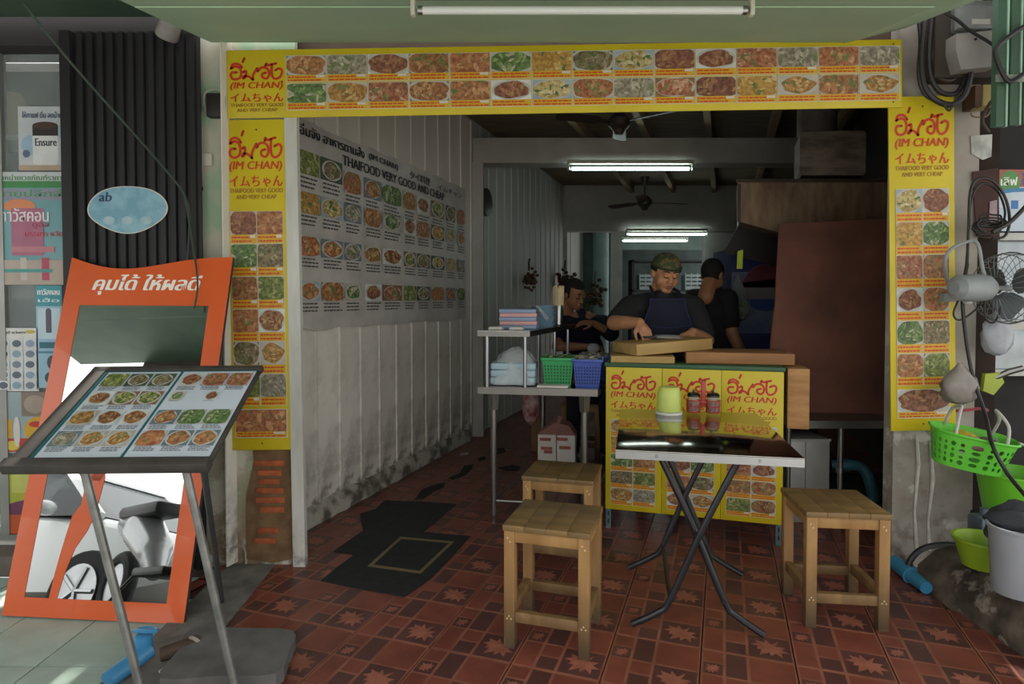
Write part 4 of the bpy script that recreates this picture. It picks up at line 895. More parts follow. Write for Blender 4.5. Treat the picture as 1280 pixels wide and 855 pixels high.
# on the lower table
bagc = ON(.165, .17, SZ+.001)
m_film = M('clear_film', 'dfe3e6', .18, alpha=.42, var=.05)
for k in range(3):
    o = MB().box(-.135, .135, -.1, .1, 0, .042, bev=.012).build('foam_tray', M('tray_pale_blue', 'a9c3d2', .5, var=.05)); o.location = bagc+Vector((0, 0, .006+.043*k)); o.rotation_euler = (0, 0, SR+.02*k); tag(o, 'pale blue foam tray, %s inside the clear bag on the steel stand' % ['lowest', 'middle', 'topmost'][k], 'tray', 'bagged blue trays')
bb = MB(); n, m = 26, 12; rd = random.Random(9); vs = []
for j in range(m+1):
    v = j/m
    for i in range(n):
        a = 2*PI*i/n; rr = (1-.25*v-.55*v**5)*(1+.05*math.sin(5*a+7*v)+rd.uniform(-.035, .035)); ca_, sa_ = math.cos(a), math.sin(a); sq = 1/max(abs(ca_), abs(sa_))**.6
        vs.append(Vector((.15*rr*ca_*sq+.01*v, .115*rr*sa_*sq, .003+.215*v+rd.uniform(-.006, .006)*(v > .1))))
vs.append(Vector((.02, 0, .225))); fs = [(j*n+i, j*n+(i+1) % n, (j+1)*n+(i+1) % n, (j+1)*n+i) for j in range(m) for i in range(n)]+[(m*n+i, m*n+(i+1) % n, len(vs)-1) for i in range(n)]
bb.add(vs, fs, 0, True); o = bb.build('plastic_bag', m_film, angle=80); o.location = bagc; o.rotation_euler = (0, 0, SR); tag(o, 'clear plastic bag wrapped round pale blue trays on the steel stand', 'bag')
def basket(name, label, c, w, d, h, m, fill, rz=SR):
    t = T(name, label, 'basket', c, rz, 'plastic baskets on the steel stand'); b = MB(); th = .004
    lv = [(0, .82), (.2, .86), (.8, .96), (1, 1)]
    def ring(k, z, ins): return [Vector((sx_*(w/2*k-ins), sy_*(d/2*k-ins), z)) for sx_, sy_ in ((-1, -1), (1, -1), (1, 1), (-1, 1))]
    o_ = [ring(k, h*z, 0) for z, k in lv]; i_ = [ring(k, h*z+(.004 if z == 0 else 0), th) for z, k in lv]
    vs = [v for r in o_ for v in r]+[v for r in i_ for v in r]; n = len(lv); fs = [(0, 3, 2, 1)]
    for q in range(n-1):
        for i in range(4): j = (i+1) % 4; fs.append((q*4+i, q*4+j, q*4+4+j, q*4+4+i)); fs.append((4*n+q*4+i, 4*n+q*4+4+i, 4*n+q*4+4+j, 4*n+q*4+j))
    for i in range(4): j = (i+1) % 4; fs.append(((n-1)*4+i, (n-1)*4+j, 4*n+(n-1)*4+j, 4*n+(n-1)*4+i))
    fs.append((4*n, 4*n+1, 4*n+2, 4*n+3)); b.add(vs, fs); b.build('basket_body', m, t)
    MB().box(-w/2-.008, w/2+.008, -d/2-.008, -d/2+.002, h-.014, h+.004, bev=.003).box(-w/2-.008, w/2+.008, d/2-.002, d/2+.008, h-.014, h+.004, bev=.003).box(-w/2-.008, -w/2+.002, -d/2, d/2, h-.014, h+.004, bev=.003).box(w/2-.002, w/2+.008, -d/2, d/2, h-.014, h+.004, bev=.003).build('rim', m, t)
    g = MB(); rd = random.Random(int(w*1000))
    for i in range(9):
        for j in range(6):
            k = .86+.11*(j/5); x = (-.42+.105*i)*w*k; z = h*(.14+.115*j); y = -d/2*(.84+.15*(.14+.115*j)+.0)-.0035
            s_ = .3*w/9; g.poly([(x-s_, y, z), (x, y, z-s_*1.3), (x+s_, y, z), (x, y, z+s_*1.3)])
    g.build('painted_holes', M('hole_shade_'+m.name, [x*.35 for x in m.node_tree.nodes['Color Ramp'].color_ramp.elements[0].color[:3]], .7), t)  # flat diamonds on a solid wall; the shade of the holes is in their colour
    v_ = T('vegetables', fill[0], 'vegetables', c+Vector((0, 0, .0)), rz) if False else None
    vb = [MB(), MB()]
    for k in range(120):
        x, y = rd.uniform(-.42, .42)*w, rd.uniform(-.42, .42)*d; z = h*.9+rd.uniform(-.02, .03); a = rd.random()*6.3; l = rd.uniform(.012, .03); u = Vector((math.cos(a), math.sin(a), rd.uniform(-.3, .5)))*l; nn = Vector((-math.sin(a), math.cos(a), rd.uniform(-.5, .5)))*l*.35; p = Vector((x, y, z))
        vb[k % 2].add([p-u, p+nn, p+u, p-nn+Vector((0, 0, .006))], [(0, 1, 2), (0, 2, 3)])
    v = vb[0]; off = len(v.v); v.v += vb[1].v; v.f += [[i+off for i in f] for f in vb[1].f]; v.m += [1]*len(vb[1].f); v.sm += vb[1].sm
    ve = v.build('chopped_vegetables', [M('herb_green', '4a7a34', .7, var=.4, scale=40), M('sprout_white', 'c9c2a4', .7, var=.2, scale=40)] if fill[1] else [M('sprout_white', 'c9c2a4', .7), M('sprout_shade', '9a9478', .7)]); ve.location = c; ve.rotation_euler = (0, 0, rz); tag(ve, fill[0], 'vegetables', kind='stuff')
    return t
m_bgreen = M('green_plastic', '2f9a5a', .4, var=.06); m_bblue = M('blue_plastic', '3a54a8', .4, var=.06)
basket('plastic_basket', 'green lattice plastic basket of herbs on the steel stand', ON(.435, .17, SZ+.001), .185, .2, .165, m_bgreen, ('chopped green herbs and sprouts heaped in the green basket', 1))
basket('plastic_basket', 'blue lattice plastic basket of bean sprouts, nearest the counter', ON(.612, .15, SZ+.001), .165, .19, .16, m_bblue, ('pale bean sprouts heaped in the near blue basket', 0))
basket('plastic_basket', 'blue plastic basket behind the near blue basket on the steel stand', ON(.58, .50, SZ+.001), .19, .2, .15, m_bblue, ('pale sprouts in the rear blue basket', 0))
o = MB().box(-.09, .09, -.05, .05, 0, .012, bev=.003).build('foam_plate', m_foam); o.location = ON(.43, .03+.022, SZ+.001); o.rotation_euler = (0, 0, SR); tag(o, 'flat white foam lid lying in front of the green basket', 'lid')
# under the stand
m_redprint = M('bag_red_print', 'c25a4a', .5, alpha=.55, var=.2, scale=30)
bgp = G(697, 603); bt = T('wrapped_pack', 'pack of white foam boxes in clear bag with red print under the steel stand', 'pack', (bgp.x, bgp.y, 0), SR)
for k in range(2): MB().box(-.135+.137*k, -.003+.137*k, -.1, .1, .0, .37, bev=.008).build('foam_stack', m_foam, bt)
MB().prism([(-.137, -.106, .37), (.137, -.106, .37), (.08, -.02, .42), (-.02, -.02, .44)], (0, .16, 0)).tube([(0, 0, .42), (.01, 0, .455), (.02, 0, .49)], [.02, .012, .022], 8).build('bag_top', M('bag_pinkish', 'd89a90', .4, alpha=.6, var=.3, scale=20), bt)
pr = MB()
for k, (x, z, w_) in enumerate([(-.08, .335, .08), (.04, .34, .08), (-.07, .27, .08), (.06, .28, .08), (-.06, .245, .06)]): MB().box(x-w_/2, x+w_/2, -.1055, -.102, z-.01, z+.012).build('red_print', m_redprint, bt)
pk = W(664, 505, 4.65); hb = T('hanging_bag', 'reddish and white plastic bag hanging under the rear of the steel stand', 'bag', pk)
MB().ell((0, 0, 0), (.07, .06, .16), 12, 8).build('bag', M('bag_crimson', '7a2f3a', .4, var=.5, scale=14, col2='b8a8a4'), hb); MB().tube([(0, 0, .14), (-.03, 0, .22), (-.06, 0, .26)], [.03, .04, .03], 8).build('knot', M('bag_white', 'c2bcb8', .4), hb)
cb_ = slab('cardboard_box', 'brown cardboard tube box standing on the floor under the rear of the stand', G(672, 566)+Vector((0, .1, 0)), .09, .12, .42, SR, M('cardboard', '8a6a48', .8, var=.15), cat='box')
# ================================================================== KITCHEN CORNER ON THE RIGHT
m_rusty = M('rusty_brown_sheet', '7a4c3c', .75, col2='5a382e', scale=3, detail=8, bump=.1)
add_stain(m_rusty, '3a2a24', -.2, 1.2, 4, .6)
def sheet_px(name, label, cat, pts, Y, th, m, parent=None, dy=None):
    p = [W(x, y, Y+(dy[i] if dy else 0)) for i, (x, y) in enumerate(pts)]
    o = MB().prism(p, (0, th, 0)).build(name, m, parent)
    return tag(o, label, cat) if label else o
sheet_px('steel_screen', 'large rusty brown metal sheet standing behind the counter on the right', 'screen', [(974, 280), (1040, 277), (1109, 273), (1109, 529), (1040, 526), (962, 522), (963, 430), (969, 380), (971, 340)], 3.98, .012, m_rusty, dy=[0, -.03, -.06, -.2, -.17, -.14, -.09, -.06, -.03])
m_hood = M('greasy_galvanised', '8f7a60', .5, metal=.25, col2='6a5240', scale=5, stretch=(3, 3, .7), detail=8)
add_stain(m_hood, '7a3f1c', -3, 3, 3, .7, stretch=(4, 4, .4), cov=(.52, .6))
HY = 4.2
hd = T('cooking_hood', 'greasy rust streaked metal hood box above the brown sheet', 'hood', (0, HY, 0))
a = W(920, 222, HY); b_ = W(1116, 290, HY); c_ = W(924, 277, HY)
h1 = W(922, 228, HY); 
bd = MB().prism([(h1.x, 0, W(0, 228, HY).z), (W(1000, 222, HY).x, 0, W(0, 226, HY).z), (b_.x+.1, 0, W(0, 222, HY).z), (b_.x+.1, 0, b_.z), (W(975, 0, HY).x, 0, b_.z), (c_.x, 0, c_.z)], gd*.6).build('hood_body', m_hood, hd)
MB().box(h1.x-.01, b_.x+.1, -.012, .0, W(0, 226, HY).z-.012, W(0, 226, HY).z+.01).build('front_lip', M('lip_dark', '4a3f33', .6, metal=.3), hd)
MB().box(h1.x+.0, h1.x+.02, -.008, .0, c_.z, W(0, 230, HY).z).build('corner_angle', M('lip_dark', '4a3f33'), hd)
d0 = W(1000, 163, (HY+.05)); d1 = W(1082, 219, (HY+.05))
MB().prism([(d0.x+.015, .05, d1.z), (d1.x-.01, .05, d1.z), (d1.x, .05, d1.z+.02), (d1.x, .05, d0.z-.02), (d1.x-.015, .05, d0.z), (d0.x+.015, .05, d0.z-.01), (d0.x, .05, d0.z-.03), (d0.x, .05, d1.z+.02)], gd*.35).build('duct_box', M('greasy_duct', '8a7d6c', .55, metal=.2, col2='62564a', scale=6, stretch=(1, 1, 3), detail=8), hd)
MB().tube([Vector(((d0.x+d1.x)/2-.03, .22, d0.z)), Vector(((d0.x+d1.x)/2-.03, .22, 3.06))], .13, 18).build('flue_pipe', M('flue_grey', '807a74', .5, metal=.3, col2='5d5751', scale=5), hd)
sheet_px('black_panel', 'black tilted panel hanging under the left end of the hood', 'panel', [(905, 316), (924, 281), (974, 296), (972, 333)], 4.45, .02, M('black_panel_mat', '1b1816', .6))
# cooler front with round emblem
m_navy = M('cooler_blue', '2f3a6a', .4, var=.2, scale=4); bn = T('drinks_cooler', 'blue drinks cooler with a round red, white and blue emblem behind the second man', 'cooler', (0, 4.95, 0))
pa = W(914, 318, 4.95); pb_ = W(985, 470, 4.95)
MB().box(pa.x, pb_.x+.25, 0, .45, .02, pa.z+.05, bev=.01).build('cabinet', m_navy, bn)
MB().box(pa.x+.01, pb_.x+.24, -.006, 0, W(0, 362, 4.95).z-.35, W(0, 340, 4.95).z).build('pale_panel', M('cooler_pale', '7a8290', .5, var=.15, scale=5, col2='5d6c8c'), bn)
ec = W(957, 360, 4.95); er = .19
em = MB(); circ = lambda r, y, a0=0, a1=2*PI, n=28: [(ec.x+r*math.cos(a0+(a1-a0)*j/n), y, ec.z+r*math.sin(a0+(a1-a0)*j/n)) for j in range(n+1)]
em.poly(circ(er, -.008)[:-1], 0)
wav = [(ec.x+er*.98*(1-2*j/12), -.0092, ec.z+er*(.02+.16*math.sin(PI*2*j/12))) for j in range(13)]
em.poly(circ(er*.98, -.0092, .02, PI-.02, 18)+[(x, y, z+.04) for x, y, z in wav[::-1]], 1)
em.poly(circ(er*.98, -.0092, PI+.5, 2*PI-.5, 16), 2); em.build('emblem', [M('emblem_white', '7d7278', .5, var=.1), M('emblem_red', '6a343a', .5, var=.15), M('emblem_blue', '34508a', .5)], bn)
tg = sheet_px('hanging_tag', 'bright yellow green paper tag hanging from the black panel', 'tag', [(922, 314), (929, 312), (928, 336), (921, 336)], 4.4, .003, M('lime_tag', 'b9c83a', .5, var=.1))
hb2 = T('vegetable_bag', 'clear plastic bag of green vegetables hanging beside the second man', 'bag', W(922, 375, 4.86))
bgm = MB(); rd = random.Random(12); n = 16; vs = []
for j, (r_, z_) in enumerate([(.012, .2), (.03, .14), (.07, .05), (.095, -.04), (.1, -.1), (.07, -.15), (.02, -.17)]):
    for i in range(n): a = 2*PI*i/n; q = r_*(1+rd.uniform(-.08, .08)); vs.append((q*math.cos(a), q*.7*math.sin(a), z_))
bgm.add(vs, [(j*n+i, j*n+(i+1) % n, (j+1)*n+(i+1) % n, (j+1)*n+i) for j in range(6) for i in range(n)], 0, True); bgm.build('bag', M('clear_film2', 'aeb8ae', .2, alpha=.3), hb2)
vg = MB()
for k in range(40): p = Vector((rd.gauss(0, .035), rd.gauss(0, .03), -.07+rd.gauss(0, .035))); u = Vector((rd.uniform(-1, 1), rd.uniform(-1, 1), rd.uniform(-.2, 1))).normalized()*.05; nn = u.orthogonal().normalized()*.008; vg.add([p-u, p+nn, p+u, p-nn], [(0, 1, 2, 3)])
o = vg.build('greens', M('herb_green', '4a7a34'), hb2); o['kind'] = 'stuff'
# steel sink table, box, pipes
sk = T('sink_table', 'low stainless steel sink table under the rusty sheet', 'table', (0, 3.56, 0))
e0, e1 = W(984, 527, 3.56), W(1112, 529, 3.56)
MB().box(e0.x, e1.x+.05, 0, .6, e0.z-.004, e0.z+.004).build('table_top', m_st2, sk); MB().box(e0.x, e1.x+.05, -.004, .008, e0.z-.04, e0.z-.004).build('rim', m_st2, sk)
for x in (e0.x+.02, W(1062, 0, 3.56).x, e1.x+.02): MB().tube([(x, .03, .0), (x, .03, e0.z-.03)], .016, 12).build('leg', m_st2, sk)
MB().lathe([(.022, 0), (.022, .03)], 12, c=(W(1062, 0, 3.56).x, .03, .32)).build('collar', m_steel_e, sk)
gx_ = T('metal_box', 'grey sheet metal box under the steel sink table', 'box', (0, 3.66, 0)); q0, q1 = W(985, 549, 3.66), W(1037, 600, 3.66)
m_gbox = M('grey_sheet_metal', 'a3a29d', .5, metal=.3, var=.15, scale=6)
MB().box(q0.x, q1.x, 0, .35, .0, q0.z, bev=.006).build('body', m_gbox, gx_); MB().box(q0.x-.004, q1.x+.004, -.004, .004, q0.z-.014, q0.z+.002).build('lid_edge', m_gbox, gx_)
xx_ = W(1014, 0, 3.66).x; MB().box(xx_-.002, xx_+.002, -.002, .0, .02, q0.z-.016).build('seam', P_INK, gx_)
dp = T('drain_pipe', 'teal plastic drain pipe with an elbow beside the grey metal box', 'pipe')
m_tealp = M('teal_pvc', '2f5f6a', .45, var=.2)
MB().tube(smooth_line([W(1040, 581, 3.75), W(1058, 581, 3.72), W(1075, 583, 3.72), W(1086, 598, 3.7), W(1092, 625, 3.7)], 4), .032, 12).build('pipe', m_tealp, dp)
MB().lathe([(.04, 0), (.04, .05)], 14, mat=Matrix.Translation(W(1050, 581, 3.735)) @ Matrix.Rotation(PI/2, 4, 'Y')).build('coupling', m_tealp, dp)
# blue pipe at the foot of the pillar, hose over the kerb
fp = T('drain_pipe', 'blue plastic pipe lying on the tiles at the foot of the right pillar', 'pipe'); m_bp2 = M('blue_pipe_bright', '3f8fb8', .4, var=.12, scale=15)
pA, pB = G(1119, 703, .04), G(1158, 735, .03)
MB().tube([pA, pA+(pB-pA)*.55, pB], [.036, .034, .028], 14).build('pipe', m_bp2, fp); MB().tube([pA+(pB-pA)*.5, pA+(pB-pA)*.56], .041, 14).build('collar', m_bp2, fp)
tag(MB().tube(smooth_line([W(1132, 716, 2.9), W(1140, 697, 2.92), W(1158, 684, 2.9), W(1190, 681, 2.87), W(1216, 688, 2.9)], 5), .014, 8).build('rubber_hose', M('black_hose', '2c2f34', .5)), 'black rubber hose bent over the end of the kerb', 'hose')
# ================================================================== RIGHT STREET CORNER
S('wall_side_dark', MB().box(2.32, 4.6, 3.35, 3.5, -.1, 3.2), M('dark_backdrop', '2c2a2a', .9, var=.3))
m_cable = M('black_cable', '222021', .5, var=.2)
# meter
mt_ = T('electricity_meter', 'electricity meter with clear cover and grey box on the right pillar top', 'meter', W(1208, 70, 2.98))
MB().prism([(-.1, 0, .075), (.11, 0, .095), (.11, 0, -.055), (.09, 0, -.075), (-.075, 0, -.09), (-.1, 0, 0)], (0, -.07, 0)).build('terminal_cover', M('meter_grey', '8e8b86', .5, var=.1, scale=8), mt_)
MB().box(-.085, .12, -.06, 0, .1, .24, bev=.015).build('clear_cover', M('meter_glass', '9aa0a0', .08, alpha=.35), mt_); MB().box(-.06, .1, -.03, 0, .12, .22).build('dial_plate', M('meter_dial', '77756f', .6, var=.3, scale=25), mt_)
MB().box(.0, .085, -.033, -.03, .135, .16).build('label_plate', P_WHITE, mt_); MB().lathe([(.006, 0), (.006, .004)], 8, mat=Matrix.Translation((-.01, -.07, .05)) @ Matrix.Rotation(PI/2, 4, 'X')).build('screw', m_bolt, mt_)
MB().box(-.15, .16, .0, .1, -.1, .26).build('back_board', M('meter_board', '3a322b', .8), mt_)
def cable(label, pts, r, Ys, m=m_cable, k=6):
    p = [W(x, y, Ys[i] if isinstance(Ys, (list, tuple)) else Ys) for i, (x, y) in enumerate(pts)]
    return tag(MB().tube(smooth_line(p, k), r, 7).build('cable', m), label, 'cable', 'cables on the right pillar')
cable('thick black cable looping lowest below the meter onto the yellow sign', [(1158, 10), (1152, 60), (1153, 100), (1165, 122), (1188, 131), (1206, 118), (1214, 88)], .014, 2.97)
cable('black cable loop just inside the lowest loop under the meter', [(1166, 8), (1161, 60), (1163, 95), (1175, 115), (1194, 117), (1204, 104), (1208, 86)], .012, 2.99)
cable('brownish cable in a shallow loop left of the meter', [(1172, 20), (1166, 70), (1172, 95), (1186, 101), (1198, 94), (1202, 84)], .010, 3.0, M('brown_cable', '3f3028', .5))
cable('black cable running straight down left of the meter loops', [(1146, 5), (1150, 50), (1148, 95), (1156, 118), (1172, 128)], .008, 2.975)
cable('thin wire hook poking out below the meter loops', [(1178, 128), (1186, 138), (1192, 130), (1198, 126)], .006, 2.96)
cable('cable crossing in front of the meter from the awning corner', [(1165, 8), (1192, 22), (1212, 38), (1235, 52), (1262, 70)], .007, [2.8, 2.85, 2.88, 2.88, 2.85])
cable('dark branch of cables over the green sheet at the top right', [(1285, 30), (1262, 45), (1245, 62), (1250, 85), (1262, 102), (1280, 92)], .010, 2.7)
cable('dark cable falling along the green sheet edge', [(1262, 102), (1250, 116), (1238, 128), (1228, 150), (1236, 165)], .007, [2.72, 2.85, 2.95, 3.0, 3.02], M('brown_cable', '3f3028'))
cable('tall black cable loop left of the wall fan', [(1209, 330), (1211, 280), (1213, 240), (1222, 224), (1240, 226), (1256, 246), (1262, 275), (1256, 295), (1240, 298)], .0065, 2.95)
cable('second black cable loop beside the wall fan', [(1207, 345), (1210, 300), (1214, 252), (1226, 230), (1246, 238), (1256, 262), (1254, 280)], .005, 2.97)
cable('thick black cord dropping from the fan past the green basket', [(1209, 330), (1203, 370), (1207, 420), (1216, 470), (1232, 520), (1240, 555), (1258, 590), (1282, 620)], .0085, [2.93, 2.9, 2.9, 2.88, 2.8, 2.66, 2.6, 2.5])
cable('black cord loop hanging under the fan motor', [(1206, 360), (1192, 390), (1200, 400), (1222, 385), (1230, 370), (1232, 398), (1244, 402), (1252, 380)], .0045, 2.9)
cable('black cable reaching right from the coil above the fan', [(1240, 290), (1262, 278), (1285, 255)], .010, 2.9)
coil = T('cable_coil', 'coil of tangled black cable above the wall fan', 'cable', W(1231, 283, 2.96))
rd = random.Random(21)
for k in range(7):
    pts = [((.06+.012*rd.uniform(-1, 1))*math.cos(a), -.01-.004*k+.01*math.sin(a*2+k), (.028+.01*rd.uniform(-1, 1))*math.sin(a)+.008*(k-3)) for a in [2*PI*j/9 for j in range(9)]]
    MB().tube(smooth_line(pts, 3, True), .0045, 6, closed=True).build('coil_turn', m_cable, coil)
ybx = T('switch_box', 'old yellowish switch box with a brown side on the right pillar', 'electric box', W(1224, 122, 3.03))
MB().box(-.012, .052, -.04, .05, -.052, .05, bev=.004).build('face', M('old_ivory', 'a8995c', .6, var=.2), ybx); MB().box(-.045, -.013, -.035, .05, -.055, .048).build('side', M('brown_side', '5a3f2a', .7), ybx)
MB().tube(smooth_line([(-.03, -.02, -.055), (-.06, -.03, -.075), (-.05, -.03, -.1), (.01, -.03, -.1), (.035, -.03, -.07)], 4), .004, 6).build('wire', M('pale_brown_wire', '8a7560', .6), ybx)
# torn white label and rust patch on the pillar
o = sheet_px('torn_label', 'torn white paper strip on the right pillar beneath the switch box', 'label', [(1213, 170), (1240, 168), (1239, 196), (1228, 200), (1214, 192)], 3.086, -.002, M('torn_paper', 'b9bbb6', .8, var=.4, scale=18))
o = sheet_px('rust_plate', 'dark red brown rusty plate on the pillar behind the cable loops', 'plate', [(1215, 215), (1247, 210), (1249, 300), (1220, 296)], 3.08, -.004, M('rust_plate_mat', '4b2d26', .8, var=.4, scale=8))
o = sheet_px('torn_label', 'pinkish torn paper sticker on the rusty plate', 'label', [(1237, 252), (1246, 250), (1246, 276), (1236, 278)], 3.073, -.002, M('pink_paper', 'a8939a', .8, var=.3, scale=18))
# green sheets upper right
m_gs = M('green_corrugated', '2f4d39', .5, col2='27422f', scale=5, rnd=.1)
gs = T('green_sheet', 'dark green folded metal sheets hanging at the upper right corner', 'metal sheet', (0, 2.75, 0))
for i in range(3):
    x0_ = W(1241+17*i, 0, 2.75).x; x1_ = W(1256+17*i, 0, 2.75).x; z0_ = W(0, [160, 158, 155][i], 2.75).z
    MB().prism([(x0_, 0, z0_), (x0_+.01, -.02, z0_), (x1_-.008, -.02, z0_), (x1_, 0, z0_)], (0, 0, 2.9-z0_)).build('sheet_panel', m_gs, gs)
    MB().box(x1_-.004, x1_+.004, -.024, 0, z0_, 2.9).build('pale_seam', M('pale_seam', '8fb09a', .5), gs)
MB().box(W(1241, 0, 2.75).x, W(1300, 0, 2.75).x, -.03, -.022, W(0, 105, 2.75).z, W(0, 96, 2.75).z).build('pale_band', M('band_grey', '8a8f86', .6), gs)
# neighbouring stall: banner, ledge, bright glass case
pbn = poster('blue and white shop banner with a green badge at the right edge', 1247, 212, 1300, 289, sheet('bluewhite', 'b9c6d2', 'a9bccc'), Y=3.2, cat='banner', group=None, shapes=[('r', 0, 0, 1, .28, '9c5a4a'), ('e', .02, .02, .5, .4, '4f8a4a'), ('t', .05, .12, .4, .14, 'e4ecdc', 'เลิฟ'), ('t', .55, .05, .4, .2, '3a5a9a', 'ไอศ'), ('e', -.2, .3, 1.6, .25, '3f7fb0'), ('e', -.2, .36, 1.6, .3, 'c3d0da'), ('r', .3, .5, .18, .14, '3a72b0'), ('t', .62, .5, .2, .12, '3a72b0', 'G')])
S('window_2', MB().box(W(1244, 0, 3.25).x, 3.6, 3.22, 3.3, W(0, 300, 3.22).z, W(0, 291, 3.22).z).box(W(1244, 0, 3.25).x, 3.6, 3.25, 3.3, W(0, 470, 3.25).z, W(0, 462, 3.25).z).box(W(1250, 0, 3.25).x, 3.6, 3.25, 3.28, W(0, 412, 3.25).z, W(0, 400, 3.25).z), M('white_frame', 'b9b9b4', .5, var=.1))
MB().box(W(1246, 0, 3.27).x, 3.6, 3.28, 3.29, W(0, 462, 3.27).z, W(0, 300, 3.27).z).build('pane', M('bright_pane', '9aa2a6', .15, var=.3, scale=7, metal=.4), bpy.data.objects['window_2'])
# wall fan
wf = T('wall_fan', 'grey wall fan with wire guard mounted on the right pillar', 'fan', W(1232, 360, 2.85), R(-80))
m_fangrey = M('fan_grey', '8e9496', .45, var=.12, scale=8)
# local -y = axis (blades point away along +x of the picture)
MB().lathe([(.03, -.17), (.058, -.15), (.064, -.06), (.06, .0), (.04, .03), (.012, .035), (.012, .14)], 20, mat=Matrix.Rotation(PI/2, 4, 'X') @ Matrix.Rotation(PI, 4, 'X')).build('motor', m_fangrey, wf)
MB().lathe([(.016, 0), (.018, .02), (.012, .03)], 12, mat=Matrix.Translation((-.02, -.06, -.06)) @ Matrix.Rotation(PI/2, 4, 'X')).build('knob', M('fan_knob', 'b9bcbc', .4), wf)
for k in range(3):
    a = 2*PI*k/3+.5; bl_ = MB(); pts = []
    for j in range(7):
        t_ = j/6; r_ = .02+.125*t_; wd_ = (.018+.045*math.sin(PI*min(1, t_*1.05)**.7))
        pts.append((r_, -wd_, wd_))
    vs = []
    for r_, w0, w1 in pts:
        for q in (w0, w1):
            x = r_*math.cos(a)-q*math.sin(a); z = r_*math.sin(a)+q*math.cos(a); vs.append((x, .125+q*.35, z))
    bl_.add(vs, [(2*i, 2*i+1, 2*i+3, 2*i+2) for i in range(6)], 0, True); bl_.build('blade', M('fan_blade', '5c6468', .4, alpha=1, var=.2), wf)
gd_ = MB()
for r_, y_ in ((.165, .125), (.157, .085), (.157, .165), (.05, .06), (.05, .19)): gd_.tube([(r_*math.cos(2*PI*j/28), y_, r_*math.sin(2*PI*j/28)) for j in range(28)], .0035 if r_ > .16 else .0022, 6, closed=True)
for k in range(28):
    a = 2*PI*k/28; c, s_ = math.cos(a), math.sin(a); gd_.tube([(.05*c, .06, .05*s_), (.12*c, .07, .12*s_), (.157*c, .085, .157*s_), (.165*c, .125, .165*s_), (.157*c, .165, .157*s_), (.12*c, .185, .12*s_), (.05*c, .19, .05*s_)], .0014, 4)
gd_.build('guard', M('guard_wire', '7d8486', .4, metal=.4), wf)
bpy.context.view_layer.update(); iw = wf.matrix_world.inverted()
MB().tube([iw @ p for p in smooth_line([W(1185, 355, 2.99), W(1181, 330, 2.95), W(1188, 312, 2.93), W(1210, 302, 2.92), W(1222, 305, 2.9), W(1228, 335, 2.87), W(1232, 350, 2.86)], 5)], .008, 8).build('bracket', m_fangrey, wf)
MB().box(-.03, .03, -.01, .04, -.02, .02).build('wall_plate', m_fangrey, wf).matrix_basis = iw @ Matrix.Translation(W(1186, 372, 3.02))
# bags
def sack(name, label, c, rx, rz, m, seed, top=.1):
    rd = random.Random(seed); t = T(name, label, 'bag', c); b = MB(); n = 18; vs = []
    lev = [(.12, 1.25), (.18, 1.1), (.45, .85), (.85, .45), (1., 0), (.95, -.5), (.7, -.85), (.2, -1.0)]
    for r_, z_ in lev:
        for i in range(n): a = 2*PI*i/n; q = rx*r_*(1+.1*math.sin(6*a+z_*5)+rd.uniform(-.07, .07)); vs.append((q*math.cos(a), .6*q*math.sin(a), rz*z_+rd.uniform(-.05, .05)*rz))
    b.add(vs, [(j*n+i, j*n+(i+1) % n, (j+1)*n+(i+1) % n, (j+1)*n+i) for j in range(len(lev)-1) for i in range(n)]+[tuple((len(lev)-1)*n+i for i in range(n))], 0, True)
    b.build('bag', m, t, 80); return t
s1 = sack('plastic_bag', 'crumpled grey plastic bag hanging on the right pillar above the green basket', W(1200, 482, 2.9), .085, .085, M('dusty_bag', '8d8680', .4, var=.3, scale=14, bump=.4), 2)
MB().tube(smooth_line([(-.05, -.05, -.11), (0, -.055, -.105), (.06, -.05, -.1), (.1, -.04, -.11)], 4), .008, 6).build('red_tie', M('red_tie', '9a4450', .6), s1)
sack('plastic_bag', 'whitish translucent plastic bag hanging below the wall fan', W(1246, 418, 2.98), .07, .1, M('milky_bag', 'b4b9c2', .3, alpha=.8, var=.3, scale=12), 5)
